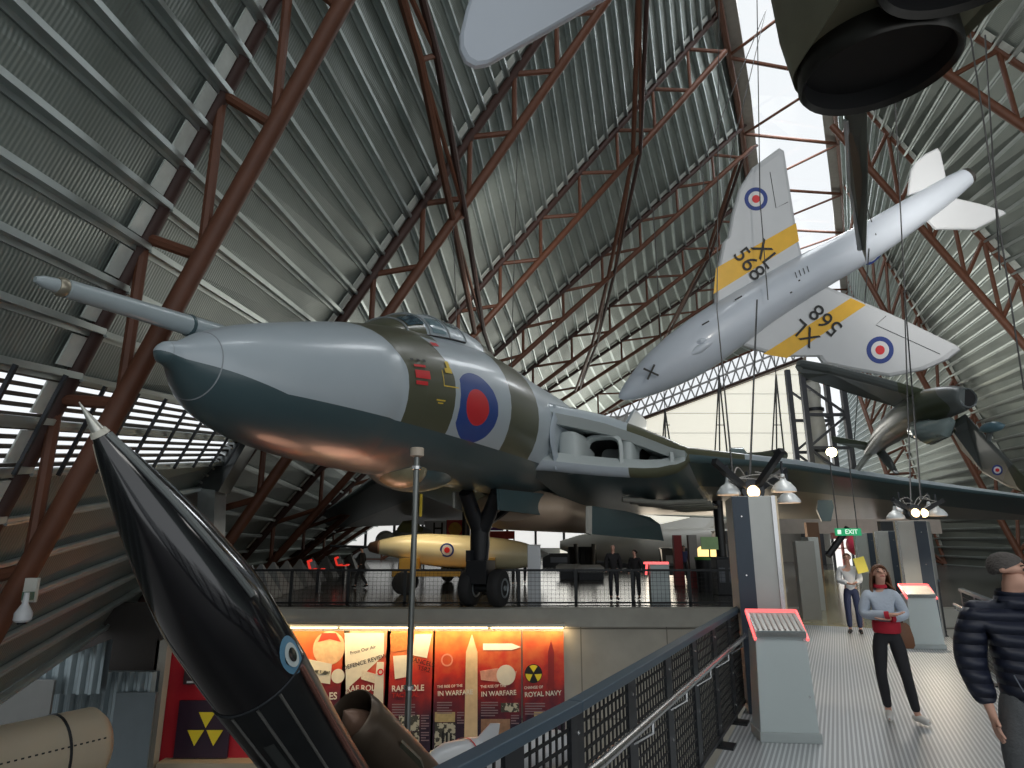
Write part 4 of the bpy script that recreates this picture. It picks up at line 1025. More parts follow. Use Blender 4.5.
# sensor pole in front of the bomber
t = empty('sensor_pole', V((P(406, 760, 10).x, 10, LF)), 'slim grey pole with beige cylindrical cap standing in front of the bomber', 'pole')
pm_ = mat('pole_steel', (.20, .21, .20), .3, .8, .15, 5)
tp = P(417, 456, 10); bt = V((tp.x, 10, LF))
MB().tube([bt, tp], .045, 14).build('pole', pm_, t, True)
MB().lathe(tp-V((0, 0, .02)), (0, 0, 1), [(0, .06), (.02, .105), (.14, .105), (.15, .09)], 20).build('cap', mat('cap_beige', (.52, .44, .35), .5), t, True)
for y in (470, 690): q = V((tp.x, 10, P(417, y, 10).z)); MB().lathe(q, (0, 0, 1), [(0, .05), (.01, .075), (.06, .075), (.07, .05)], 16).build('clamp_collar', steel, t, True)
MB().lathe(bt, (0, 0, 1), [(0, .2), (.03, .2), (.04, .06)], 20).build('base_plate', pm_, t, True)
# exit sign, lobby
t = empty('exit_sign', P(848, 536, 17.5), 'green EXIT sign hanging over the far end of the walkway', 'sign')
c = P(848, 532, 17.5); MB().box(c, (.68, .06, .19)).build('sign_box', mat('exit_green', (.02, .25, .10), .4, emit=(.02, .5, .2), estr=.5), t)
text('EXIT', 'lettering', mat('exit_white', (.9, .95, .9), .4, emit=(.8, 1, .85), estr=.7), t, c+V((.07, -.04, 0)), (1, 0, 0), (0, -1, 0), .165, .004)
MB().box(c+V((-.25, -.035, 0)), (.09, .02, .11)).build('running_symbol', MATS['exit_white'], t)
for sx in (-.26, .26): MB().tube([c+V((sx, 0, .09)), c+V((sx, 0, 2.2))], .015, 6).build('hanger_rod', cable_m, t)
gm = mat('doorway_glow', (.9, .95, .9), .3, 0, 0, emit=(1, 1, .96), estr=1.0)
x0, x1 = P(836, 560, 44).x, P(884, 560, 44).x
m = MB(); m.box(((x0+x1)/2, 44.4, 1.05), (x1-x0, .1, 2.1)); dw = struct(m.build('door_2', gm), 'bright glazed exit doors at the end of the walkway')
fr = mat('red_frame', (.35, .08, .06), .5)
for i in range(6): MB().box((lerp(x0, x1, i/5), 44.2, 1.05), (.12, .2, 2.1)).build('door_frame', fr if i % 2 else darkmetal, dw)
MB().box(((x0+x1)/2, 44.2, 1.5), (x1-x0, .2, .07)).build('door_frame', fr, dw)
MB().box(((x0+x1)/2, 44.2, 2.3), (x1-x0, .3, .4)).build('door_header', mat('red_header', (.42, .10, .10), .5), dw)
m = MB(); m.box(((x0+x1)/2, 44.7, 3.3), (x1-x0+9, .3, 1.7)); struct(m.build('wall_lobby', mat('lobby_wall', (.45, .40, .36), .7)), 'wall over the exit doors')
for i, (px, col, lb) in enumerate(((890, (.06, .07, .08), 'dark tall display board right of the exit doors'), (900, (.45, .46, .46), 'pale tall display board right of the exit doors'), (832, (.35, .2, .12), 'brown tall board left of the exit doors'))):
    o = MB().box((P(px, 560, 36).x, 36+i, 1.5), (.7, .3, 3.0)).build('display_board', mat('board_%s' % 'abc'[i], col, .5)); tag(o, lb, 'board')
o = MB().tube([P(828, 556, 26), P(848, 528, 26)], .13, 8).build('leaning_strut', black); tag(o, 'black diagonal strut crossing the exit doorway', 'strut')
o = MB().lathe(P(855, 545, 30), (0, -1, 0), [(0, .02), (.05, .45), (.4, .5), (.75, .35), (.8, .02)], 20).build('pink_balloon', mat('pink_sign', (.8, .08, .2), .4), smooth=True); tag(o, 'round pink ornament beside the exit sign', 'ornament')
o.location.x += .0
# ceiling of lobby (beige soffit under the wing, far right)
# white wall lamp on nearest truss
t = empty('wall_lamp', PC(24, 590, 9.6), 'small white lamp bracketed to the nearest truss at lower left', 'lamp')
MB().box(PC(31, 590, 10.0), (.2, .06, .36)).build('bracket', mat('lamp_bracket', (.6, .6, .55), .5), t)
MB().box(PC(28, 596, 9.8), (.12, .1, .12)).build('junction_box', mat('green_box', (.08, .16, .12), .5), t)
MB().lathe(PC(22, 622, 9.6), (0, 0, 1), [(0, .09), (.03, .12), (.13, .12), (.2, .08), (.26, .045), (.42, .035)], 20).build('lamp_body', white, t, True)
MB().lathe(PC(22, 622, 9.6)-V((0, 0, .03)), (0, 0, 1), [(0, .06), (.05, .07)], 16).build('lens', black, t, True)
#@@LOWER DISPLAY
DP = DE-.03
def W(px, py, o=0.): return P(px, py, DP-o)
def rect(x0, y0, x1, y1, o, th, name, mt, par, **k):
    a, b = W(x0, y0, o), W(x1, y1, o)
    zt = W((x0+x1)/2, y0, o).z; zb = W((x0+x1)/2, y1, o).z
    return MB().box(((a.x+b.x)/2, DP-o-th/2, (zt+zb)/2), (abs(b.x-a.x), th, zt-zb)).build(name, mt, par, **k)
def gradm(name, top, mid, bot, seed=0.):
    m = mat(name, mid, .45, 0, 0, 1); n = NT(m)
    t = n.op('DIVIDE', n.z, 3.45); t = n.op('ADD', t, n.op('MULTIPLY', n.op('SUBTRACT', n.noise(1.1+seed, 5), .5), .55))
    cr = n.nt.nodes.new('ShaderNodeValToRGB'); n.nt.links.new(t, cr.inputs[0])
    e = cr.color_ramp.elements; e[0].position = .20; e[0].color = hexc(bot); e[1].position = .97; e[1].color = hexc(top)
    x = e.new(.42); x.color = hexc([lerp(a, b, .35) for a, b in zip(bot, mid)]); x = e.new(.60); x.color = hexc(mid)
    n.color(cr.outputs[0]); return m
top_glow = [(.85, .25, .06), (.9, .55, .3), (.85, .35, .1), (.85, .28, .06), (.85, .30, .08), (.8, .22, .06)]  # pale orange tops: strip-light glow painted above the printed red
pb = [(236, 344), (344, 387), (387, 433), (433, 478), (478, 522), (522, 566)]
plab = ['leftmost red poster, with pilot face, partly behind the black rocket', 'red poster headed RAF ROLE with newspaper cuttings, left of the pole', 'red poster headed RAF ROLE with aircraft photographs, behind the pole',
        'red poster headed IN WARFARE beside the pale rising rocket', 'red poster headed IN WARFARE with a white rocket picture', 'rightmost red poster, ROYAL NAVY with yellow radiation sign']
pw = mat('poster_white', (.82, .76, .62), .5, 0, .12, 6); pp = mat('poster_photo', (.35, .34, .26), .5, 0, 0, 1)
n = NT(pp); n.color(n.mix(n.op('GREATER_THAN', n.noise(9, 6), .5), (.07, .07, .055), (.58, .55, .42)))
ptx = mat('poster_text', (.85, .78, .66), .5, 0, 0); ptr = mat('poster_text_red', (.55, .03, .02), .5, 0, 0)
tiny = mat('poster_small_text', (.30, .2, .22), .5, 0, 0)
yrad = mat('radiation_yellow', (.85, .68, .03), .45, 0, .05)
def trefoil(c, r, par, name='radiation_sign', y=None):
    disc(c, r, (0, -1, 0), ink, name, par, th=.02)
    for a in (90, 210, 330):
        m = MB(); n_ = 5; pts = [V(c)+V((math.cos(math.radians(a-30+60*i/n_))*r*.92, -.03, math.sin(math.radians(a-30+60*i/n_))*r*.92)) for i in range(n_+1)]
        m.prism([V(c)+V((math.cos(math.radians(a))*r*.14, -.03, math.sin(math.radians(a))*r*.14))]+pts, (0, -.012, 0)); m.build('warning_blade', yrad, par)
def tri_sign(c, s, par):      # three separate triangles pointing to centre
    for a in (90, 210, 330):
        u = V((math.cos(math.radians(a)), 0, math.sin(math.radians(a)))); v_ = V((-u.z, 0, u.x))
        MB().prism([V(c)+u*s*.08+V((0, -.03, 0)), V(c)+u*s*.95+v_*s*.5+V((0, -.03, 0)), V(c)+u*s*.95-v_*s*.5+V((0, -.03, 0))], (0, -.012, 0)).build('warning_triangle', yrad, par)
def smalltxt(x0, y0, x1, rows, par):
    for k in range(rows): rect(x0, y0+k*2.6, x1-(3 if k % 3 == 2 else 0), y0+k*2.6+1.1, .07, .006, 'caption_line', tiny, par)
for i, (x0, x1) in enumerate(pb):
    pm2 = gradm('poster_print_glow_%d' % i, top_glow[i], (.62, .035, .02), (.035, .015, .035), i*.37)
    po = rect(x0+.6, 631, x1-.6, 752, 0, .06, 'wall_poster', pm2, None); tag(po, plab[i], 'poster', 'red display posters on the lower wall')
    R_ = lambda a, b, c, d, nm, mt: rect(a, b, c, d, .065, .008, nm, mt, po)
    T_ = lambda s, x, y, sz, mt=ptx: text(s, 'headline', mt, po, W(x, y, .08), (1, 0, .05 if i > 2 else .03), (0, -1, 0), sz, .003, 'LEFT', .95, .018)
    for q in range(0, int(x1-x0)-4, 14): R_(x0+2+q, 748.5, x0+9+q, 752, 'footer_block', mat('footer_red', (.5, .02, .04), .5) if (q//14) % 2 == 0 else pw)
    if i == 0:
        m = MB(); m.lathe(W(329, 648, .06), (0, -1, 0), [(0, .46), (.015, .46), (.02, .42)], 24); m.build('printed_face', mat('print_face', (.85, .50, .28), .5, 0, .35, 7), po)
        MB().prism([W(318, 642, .09), W(322, 633, .09), W(336, 633, .09), W(341, 642, .09), W(330, 639, .09)], (0, -.01, 0)).build('printed_helmet', mat('print_red', (.55, .05, .02), .5), po)
        MB().prism([W(303, 658, .09), W(332, 664, .09), W(330, 684, .09), W(302, 680, .09)], (0, -.01, 0)).build('printed_cutting', pw, po)
        MB().prism([W(305, 669, .105), W(330, 671, .105), W(329, 675, .105), W(304, 673, .105)], (0, -.01, 0)).build('printed_photo', pp, po)
        disc(W(338, 676, .07), .19, (0, -1, 0), pw, 'printed_disc', po, th=.01); T_('ROLES', 312, 697, .26)
    if i == 1:
        MB().prism([W(344.6, 633, .07), W(384, 633, .07), W(384, 655, .07), W(366, 672, .07), W(346, 690, .07)], (0, -.01, 0)).build('printed_newspaper', pw, po)
        MB().prism([W(362, 670, .085), W(379, 675, .085), W(377, 684, .085), W(361, 679, .085)], (0, -.01, 0)).build('printed_cutting', mat('cutting', (.8, .7, .55), .5, 0, .2, 20), po)
        MB().prism([W(377, 662, .09), W(384, 662, .09), W(383, 718, .09), W(371, 718, .09)], (0, -.01, 0)).build('printed_rocket', pw, po)
        text('DEFENCE REVIEW', 'newspaper_heading', ink, po, W(365, 662, .09), (1, 0, .28), (0, -1, 0), .16, .002)
        text('From Our Air', 'newspaper_heading', ink, po, W(363, 650, .09), (1, 0, .25), (0, -1, 0), .13, .002)
        disc(W(380.5, 672, .11), .09, (0, -1, 0), cred, 'printed_roundel', po, th=.005, r0=.05)
        T_('RAF ROLE', 346, 689, .22); T_('IN EUROPE', 345.5, 693, .10); T_('STRATEGIC', 347, 697, .13, ptr)
        smalltxt(354, 705, 366, 6, po); R_(366, 717, 384, 733, 'printed_photo', pp)
    if i == 2:
        MB().prism([W(390, 634, .07), W(411, 632, .07), W(409, 650, .07), W(391, 652, .07)], (0, -.01, 0)).build('printed_cutting', mat('print_orange', (.72, .22, .06), .5, 0, .4, 14), po)
        MB().prism([W(393, 656, .07), W(407, 655, .07), W(406, 677, .07), W(395, 679, .07)], (0, -.01, 0)).build('printed_newspaper', pw, po)
        MB().prism([W(415, 634, .07), W(432, 634, .07), W(427, 658, .07), W(412, 655, .07)], (0, -.01, 0)).build('printed_newspaper', pw, po)
        text('CANCELS', 'printed_stamp', ink, po, W(422, 662, .09), (1, 0, -.25), (0, -1, 0), .17, .002); text('TSR2', 'printed_stamp', ink, po, W(424, 669, .09), (1, 0, -.25), (0, -1, 0), .17, .002)
        T_('RAF ROLE', 391.5, 689, .22); T_('TACTICAL', 392, 695.5, .17, ptr); smalltxt(392, 704, 415, 5, po)
        R_(399, 715, 419, 731, 'printed_photo', pp); R_(388, 732, 419, 750, 'printed_photo', pp); smalltxt(421, 715, 429, 6, po); smalltxt(421, 732, 429, 4, po)
    if i == 3:
        MB().prism([W(466, 652, .07), W(472, 634, .07), W(477.5, 652, .07), W(477.5, 750, .07), W(464, 750, .07)], (0, -.01, 0)).build('printed_smoke_trail', mat('print_pale_trail', (.85, .60, .35), .5, 0, .25, 4), po)
        disc(W(447, 660, .07), .17, (0, -1, 0), mat('print_pink', (.8, .3, .2), .5), 'printed_roundel', po, th=.006, r0=.13)
        T_('THE RISE OF THE', 437, 687, .10); T_('IN WARFARE', 437.5, 694, .18); smalltxt(437, 702, 452, 5, po)
        R_(435, 712, 455, 722, 'printed_photo', mat('print_sepia', (.55, .42, .2), .5, 0, .4, 9)); R_(435, 723, 455, 750, 'printed_photo', pp); smalltxt(457, 712, 464, 5, po)
        for q in range(3): rect(442+q*4, 731+q, 443.6+q*4, 749, .08, .006, 'printed_column', ink, po)
    if i == 4:
        MB().prism([W(483, 643.5, .07), W(512, 643.5, .07), W(521, 647, .07), W(512, 650, .07), W(483, 650, .07)], (0, -.01, 0)).build('printed_rocket', mat('print_white', (.95, .9, .8), .5), po)
        MB().prism([W(480, 671, .07), W(498, 668, .07), W(499, 675, .07), W(517, 671, .07), W(515, 677, .07), W(500, 682, .07), W(481, 680, .07)], (0, -.01, 0)).build('printed_warship', mat('print_pale_red', (.75, .35, .25), .5, 0, .4, 8), po)
        disc(W(506, 675, .075), .27, (0, -1, 0), pw, 'printed_burst', po, th=.006)
        T_('THE RISE OF THE', 480.5, 687, .10); T_('IN WARFARE', 481, 694.5, .18); smalltxt(481, 702, 498, 6, po)
        R_(501, 703, 519, 712, 'printed_photo', pp); R_(481, 719, 510, 750, 'printed_photo', mat('print_sepia_dark', (.35, .2, .12), .5, 0, .6, 7)); smalltxt(511, 715, 519, 4, po)
    if i == 5:
        trefoil(W(533.5, 673.5, .065), .25, po); T_('CHANGE OF', 524, 688, .10); T_('ROYAL NAVY', 524.5, 695, .18); smalltxt(525, 703, 545, 5, po)
        MB().prism([W(548, 652, .07), W(551, 640, .07), W(554, 652, .07), W(554, 690, .07), W(548, 690, .07)], (0, -.01, 0)).build('printed_rocket', mat('print_maroon', (.3, .02, .02), .5), po)
        R_(534, 711, 543, 745, 'printed_photo', mat('print_sepia', (.55, .42, .2), .5))
# strip light over posters
t = empty('strip_light', W(400, 627, .3), 'long glowing strip light above the red posters', 'light')
a, b = W(262, 627, .35), W(565, 627, .35)
MB().box(((a.x+b.x)/2, DP-.3, a.z+.05), (b.x-a.x, .28, .08)).build('housing', mat('housing_grey', (.5, .47, .4), .4, .4), t)
for k in range(4): MB().box((lerp(a.x, b.x, (k+.5)/4), DP-.24, a.z-.02), ((b.x-a.x)/4-.1, .10, .06)).build('lit_tube', mat('strip_glow', (1, .9, .7), .4, emit=(1, .80, .42), estr=5), t)
# red display with radiation board, lower left
redp = mat('red_panel', (.42, .012, .025), .45, 0, .12, 1.5)
o = rect(172, 640, 276, 762, .02, .06, 'red_display_wall', redp, None); tag(o, 'plain red display wall behind the black rocket', 'display wall')
o = rect(181, 700, 228, 757, .12, .08, 'radiation_board', mat('board_black', (.03, .012, .03), .5, 0, .2), None); tag(o, 'black board with yellow three-triangle radiation symbol, left of the rocket', 'sign')
tri_sign(W(206, 729, .2), .46, o)
o = rect(186, 666, 203, 684, .12, .06, 'framed_notice', mat('notice_dark', (.05, .03, .035), .4), None); tag(o, 'small dark framed notice above the radiation board', 'notice'); rect(187, 681, 202, 683, .2, .01, 'white_edge', white, o)
m = MB(); a, b = W(165, 758, .1), W(275, 758, .1); m.box(((a.x+b.x)/2, DP-.3, (a.z+LF)/2), (b.x-a.x, .5, a.z-LF)); o = m.build('low_ledge', mat('beige_base', (.42, .36, .26), .6, 0, .1)); tag(o, 'low beige ledge below the red display wall', 'ledge')
# beige tank lower left
t = empty('beige_tank', P(60, 760, 16.5), 'large beige cylindrical tank with dark straps lying on the lower floor', 'tank')
tk = mat('tank_beige', (.50, .44, .33), .5, 0, .1, 1.5); r_ = .78; C0 = P(88, 746, 15.5); ax = (P(-30, 776, 13.6)-C0).normalized()
m = MB(); m.lathe(C0, ax, [(-.28, .02), (-.26, r_*.45), (-.18, r_*.8), (0, r_), (.1, r_), (6, r_)], 36); tb = m.build('shell', tk, t, True)
for s_ in (.75, 2.6): MB().lathe(C0+ax*s_, ax, [(0, r_+.0), (0, r_+.02), (.05, r_+.02), (.05, r_)], 36, cap=False).build('strap', darkmetal, t, True)
m = MB(); u = (V((0, 0, 1))-ax*ax.z).normalized(); s_ = ax.cross(u); s_ = s_ if s_.y < 0 else -s_
for k in range(40): q = C0+ax*(.1+k*.12)+(u*.35+s_*.94).normalized()*(r_+.004); m.box(q, (.05, .03, .012), (ax, u, s_))
m.build('rivet_row', darkmetal, tb)
for s_ in (1.2, 4.0):
    q = C0+ax*s_; MB().box((q.x, q.y, (LF+q.z-r_*.8)/2), (1.0, .5, q.z-r_*.8-LF), (V((1, 0, 0)), V((0, 1, 0)), V((0, 0, 1)))).build('cradle', darkmetal, t)
# ------------------------------------------------ black rocket
T0, T1 = P(79, 402, 5.2), P(319, 768, 7.6)
ax = (T1-T0).normalized(); Ltot = (LF-T0.z)/ax.z
rt = empty('black_missile', T0+ax*Ltot, 'glossy black pointed missile with silver tip and small blue roundel, leaning across the lower left', 'missile')
gl = mat('gloss_black', (.006, .006, .008), .12, 0, .1, 2, coat=.8); gd = mat('dark_panelled_skin', (.022, .024, .026), .3, .4, .35, 4); silv = mat('silver_tip', (.55, .55, .5), .3, .6, .1)
def tof(y):   # axis parameter where image row y is met
    lo, hi = 0., Ltot
    for _ in range(40):
        mid = (lo+hi)/2
        if px_of(T0+ax*mid)[1] < y: lo = mid
        else: hi = mid
    return lo
def rad(y, half): q = T0+ax*tof(y); return half*(q-CAM).dot(FW)/F
prof = [(402, .6), (412, 2.2), (425, 5.0), (434, 7.5), (450, 13.5), (480, 23), (520, 34), (560, 42.5), (605, 49), (640, 48.5), (670, 47), (700, 44.5), (735, 41), (768, 38.5)]
PR = [(tof(y), rad(y, h)) for y, h in prof]; rend = PR[-1][1]
rp = lambda t_: sinterp(PR, t_)
def msl(t0, t1, n, off=0.): return [(lerp(t0, t1, i/n), rp(lerp(t0, t1, i/n))+off) for i in range(n+1)]
MB().lathe(T0, ax, msl(0, tof(431), 8), 32).build('tip', silv, rt, True)
MB().lathe(T0, ax, [(tof(430), rp(tof(430))), (tof(430), rp(tof(430))+.012), (tof(435), rp(tof(435))+.012), (tof(435), rp(tof(435)))], 32).build('tip_collar', mat('collar_cream', (.6, .58, .5), .4), rt, True)
MB().lathe(T0, ax, msl(tof(435), tof(676), 24), 48).build('nose_cone', gl, rt, True)
MB().lathe(T0, ax, msl(tof(676), tof(768), 8)+[(Ltot-.0, rend)], 48).build('body', gd, rt, True)
u1 = (-FW-ax*(-FW).dot(ax)).normalized(); v1 = ax.cross(u1); v1 = v1 if v1.dot(RT) > 0 else -v1
def on_r(t_, a, off=0.): a = math.radians(a); return T0+ax*t_+(u1*math.cos(a)+v1*math.sin(a))*(rp(min(t_, PR[-1][0]))+off)
MB().tube([on_r(tof(436+i*8), 74, .01) for i in range(22)], .032, 8).build('dorsal_ridge', mat('ridge_grey', (.22, .24, .24), .3, .5, .15), rt, True)
MB().tube([on_r(tof(440+i*9), -76, .0) for i in range(37)], .012, 6).build('edge_strip', mat('edge_pale', (.5, .47, .38), .4), rt, True)
MB().tube([on_r(tof(676), a, .006) for a in range(-95, 96, 10)], .012, 6).build('joint_ring', darkmetal, rt, True)
for a in (-55, -20, 12, 40):
    MB().tube([on_r(tof(678)+k*.3, a, .004) for k in range(10)], .014, 6).build('panel_joint', mat('joint_light', (.22, .22, .21), .35, .6), rt, True)
for (y, a, dl, da) in ((708, -8, .5, 14), (745, 20, .6, 12), (720, -42, .4, 10)):
    g = [[on_r(tof(y)+dl*i/4, a+da*j/4, .01) for j in range(5)] for i in range(5)]
    MB().loft(g, cap=False, close=False).build('access_panel', mat('panel_dark_grey', (.06, .065, .065), .35, .4), rt, True)
for rr_, mt, o in ((.15, mat('pale_blue_ring', (.10, .24, .36), .4), .004), (.095, mat('roundel_pale', (.55, .62, .62), .4), .010), (.055, gl, .016)):
    tc0, ac = tof(664), 77
    g = [[on_r(tc0+rr_*1.35*q*math.cos(2*math.pi*k/24), ac+math.degrees(rr_*q*math.sin(2*math.pi*k/24)/rp(tc0)), o) for k in range(24)] for q in (.02, 1)]
    MB().loft(g, cap=False).build('roundel', mt, rt, True)
MB().tube([on_r(tof(676)+k*.25, 78, .02) for k in range(10)], .03, 8).build('pink_conduit', mat('conduit_copper', (.45, .22, .18), .25, .8), rt, True)  # pinkish copper conduit along the missile side
# side ramjet tube
A, B = P(349, 716, 9.0), P(430, 800, 10.4); d = (B-A).normalized()
m = MB(); m.lathe(A, d, [(.55, .22), (.1, .30), (0, .325), (-.02, .34), (.0, .36), (.2, .385), (1.0, .40), (3.2, .40)], 32, cap=False); rj = m.build('ramjet_duct', mat('duct_bronze', (.10, .075, .055), .35, .6, .35, 3), rt, True)
m = MB(); m.lathe(A, d, [(-.12, .01), (0, .10), (.2, .2), (.5, .24), (.6, .24)], 28); m.build('intake_cone', mat('cone_brown', (.22, .13, .09), .4, .2, .2, 3), rj, True)
MB().prism([P(396, 768, 9.4), P(401, 742, 9.2), P(420, 760, 9.5), P(432, 790, 9.9), P(405, 800, 9.9)], (0, .1, 0)).build('stub_fin', mat('fin_olive', (.07, .07, .05), .5), rj)
MB().beam(T0+ax*tof(790), A+d*1.9, .25, .12).build('pylon', gd, rt)
# white small missile behind railing
t = empty('white_missile', P(470, 768, 13.5), 'white rounded missile with upright fin behind the near railing', 'missile')
m = MB(); A, B = P(428, 764, 12.6), P(520, 752, 15.0); d = (B-A).normalized(); m.lathe(A, d, [(-.1, .02), (0, .1), (.15, .2), (.5, .31), (1.2, .36), (4.5, .36)], 24); m.build('body', white, t, True)
MB().prism([P(462, 755, 13.6), P(490, 724, 13.6), P(500, 724, 13.6), P(496, 750, 13.6)], (0, .06, 0)).build('fin', white, t)
q = A+d*2; MB().box((q.x, q.y, (LF+q.z)/2-.1), (.4, .4, q.z-LF-.2)).build('support_stand', darkmetal, t)
q = MB().lathe(A, d, [(1.0, .365), (1.04, .365)], 24, cap=False); q.build('red_ring', cred, t)
# grey air duct box near second truss
t = empty('air_duct', P(205, 500, 19), 'shiny grey boxed air duct rising along the left roof under the bomber nose', 'duct')
dm2 = mat('duct_shiny', (.42, .44, .44), .28, .85, .2, 4)
MB().prism([P(196, 540, 19.5), P(198, 488, 19.5), P(215, 490, 19.5), P(213, 545, 19.5)], (0, .8, 0)).build('duct_lower', dm2, t)
MB().prism([P(190, 486, 19.5), P(236, 433, 20.5), P(250, 438, 20.5), P(218, 492, 19.5)], (0, .8, 0)).build('duct_upper', mat('duct_dark', (.12, .13, .13), .35, .7, .2, 4), t)
for k in range(8): MB().beam(P(188+k*6, 486-k*7, 19.4), P(196+k*6, 490-k*7, 19.3), .05, .05).build('duct_rib', dm2, t)
#@@DECK THINGS
def D0(px, D): return V((P(px, 560, D).x, D, 0))
def zrow(py, D): return zfrompx(py, D)
# grey pyramid barriers along the left of the deck
pyr = mat('pyramid_grey', (.22, .23, .23), .7, 0, .15, 4)
proto = None
for i, (px, D) in enumerate(((252, 22.0), (262, 23.5), (274, 25.5), (287, 27.6), (300, 30), (312, 33), (326, 36.5), (338, 40), (350, 44), (360, 48))):
    c = D0(px, D); m = MB(); h, wd = 1.15, .62
    m.loft([[c+V((a*wd*f_, b*wd*f_, z)) for a, b in ((-1, -1), (1, -1), (1, 1), (-1, 1))] for z, f_ in ((0, 1), (.06, 1), (h, .06))])
    o = m.build('pyramid_barrier', pyr, bevel=.01)
    tag(o, 'grey concrete pyramid standing in the row under the left roof slope', 'barrier', 'row of grey pyramids under the left roof')
def red_kiosk(px, D, lab, s_=1.):
    c = D0(px, D); t = empty('information_stand', c, lab, 'information stand')
    MB().box(c+V((0, 0, .45)), (.12, .3, .9)).build('stand_post', darkmetal, t)
    MB().prism([c+V((-.3, -.2, .82)), c+V((.2, -.2, .82)), c+V((.2, .1, .86)), c+V((-.3, .1, .86))], (0, 0, .04)).build('screen_shelf', mat('red_lit', (.5, .02, .02), .4, emit=(1, .05, .03), estr=.6), t)
    MB().beam(c+V((-.3, 0, .86)), c+V((-.42, 0, 1.22)), .2, .05, (0, 1, 0)).build('screen_back', MATS['red_lit'], t)
    MB().beam(c+V((-.2, -.02, .9)), c+V((-.3, -.02, 1.16)), .2, .03, (0, 1, 0)).build('screen', dg2, t)
red_kiosk(320, 26, 'red lit information stand nearer the camera, beside the grey pyramids')
red_kiosk(345, 31, 'red lit information stand farther back, left of the walking visitor')
def plinth(px, D, wd, h, m_, lab, red=False):
    c = D0(px, D); t = empty('plinth', c, lab, 'plinth')
    MB().box(c+V((0, 0, h/2)), (wd, .35, h)).build('body', m_, t, bevel=.01)
    MB().box(c+V((0, 0, h+.02)), (wd*1.04, .4, .04)).build('top_panel', mat('plinth_top', (.5, .5, .48), .4), t)
    if red: MB().box(c+V((-.1, -.15, h+.08)), (wd*1.3, .06, .07)).build('red_edge_light', redglow, t); MB().beam(c+V((-wd*.7, -.1, h*.75)), c+V((-wd*.62, -.1, h+.1)), .06, .06).build('red_edge_light', redglow, t)
plinth(534, 21.7, .42, 1.78, mat('plinth_white', (.62, .64, .66), .5, 0, .05), 'tall white plinth behind the deck fence, right of the nose wheels')
plinth(658, 21.7, .62, 1.16, kg, 'grey plinth with red lit top behind the deck fence, right of the two standing visitors', True)
# cream stand-off missile on yellow trolley
t = empty('cream_missile', D0(450, 25), 'cream missile with brown nose and roundel lying on a yellow trolley behind the nose wheels', 'missile')
cream = mat('missile_cream', (.62, .56, .36), .35, 0, .08, 2, coat=.3)
pth = smooth_path([(372, 547, 4.5, 24.6), (378, 547, 6.5, 24.6), (400, 547, 11, 24.8), (425, 549, 15, 25), (450, 551, 16, 25.2), (490, 553, 15.5, 25.5), (520, 555, 13, 25.8), (538, 556, 8, 26)], 4)
mb_ = body_px(pth, 24).build('body', cream, t, True)
body_px([(368, 547, 2, 24.6), (370, 547, 4.6, 24.6), (379, 547, 7.0, 24.58), (379.5, 547, 6, 24.6)], 20).build('nose_cap', mat('nose_brown', (.16, .09, .06), .5), t, True)
MB().tube([PC(330, 546, 24.6), PC(370, 547, 24.6)], .05, 8).build('nose_probe', darkmetal, t, True)
for r_, mt, o in ((.27, cblue, 0), (.2, cwhite, .02), (.11, cred, .04)): disc(PC(447, 550, 25.2-.66-o), r_, -FW, mt, 'roundel_ring', mb_, th=.02)
ty = mat('trolley_yellow', (.45, .26, .04), .5, 0, .2)
c = D0(447, 25.4)
MB().box(c+V((0, 0, .75)), (4.0, 1.0, .22)).build('trolley_frame', ty, t, bevel=.02)
for dx in (-1.4, 1.5): MB().box(c+V((dx, 0, 1.05)), (.7, .9, .5)).build('saddle', ty, t)
for dx in (-1.55, 1.6):
    for dy in (-.5, .5): MB().lathe(c+V((dx, dy, .42)), (0, 1, 0), [(-.14, .25), (-.13, .38), (-.08, .42), (.08, .42), (.13, .38), (.14, .25)], 24).build('wheel', rubber, t, True)
# white pointed aircraft nose behind
def far_body(pth, m_, name, lab, cat, legs=(), extra=None):
    p0 = pth[len(pth)//2]; t = empty(name, D0(p0[0], p0[3]), lab, cat)
    body_px(smooth_path(pth, 4), 24).build('fuselage', m_, t, True)
    for (x, y, d) in legs:
        q = PC(x, y, d); MB().tube([q, V((q.x, q.y, .35))], .1, 8).build('landing_gear_leg', white, t)
        for sx in (-.25, .25): MB().lathe(V((q.x+sx, q.y, .35)), (1, 0, 0), [(-.1, .2), (-.09, .33), (.09, .33), (.1, .2)], 20).build('wheel', rubber, t, True)
    return t
far_body([(470, 549, 6, 33), (485, 550, 11, 33), (505, 551, 10.5, 33), (525, 552, 8, 33), (540, 553.5, 4.5, 33), (549, 554, .6, 33)], white, 'white_aircraft', 'white aircraft with a sharp pointed nose, behind the cream missile', 'aircraft', [(495, 556, 33)])
t = far_body([(560, 545, 4, 46), (590, 546, 13, 46), (640, 546, 17, 46), (700, 543, 15, 46), (740, 539, 9, 46), (760, 536, 3, 46)], mat('off_white', (.62, .60, .54), .4, 0, .08, 1), 'white_bomber', 'large off-white aircraft standing beyond the two visitors under the bomber wing', 'aircraft', [(585, 550, 46), (690, 550, 46)])
slab([PC(640, 530, 46), PC(720, 512, 50), PC(745, 512, 50), (PC(700, 536, 46))], .3, UP).build('wing', MATS['off_white'], t)
for k in range(5): 
    c = D0(571+k*5.4, 38); o = None
    MB().lathe(c+V((0, 0, .9)), (1, 0, 0), [(-.15, .3), (-.14, .75), (.14, .75), (.15, .3)], 20).build('engine_wheel', rubber, t, True)
for k, (px, D) in enumerate(((578, 37), (592, 37))): MB().tube([D0(px, D)+V((0, 0, 0)), D0(px-2+4*k, D)+V((0, 0, 1.8))], .12, 8).build('stand_leg', black, t)
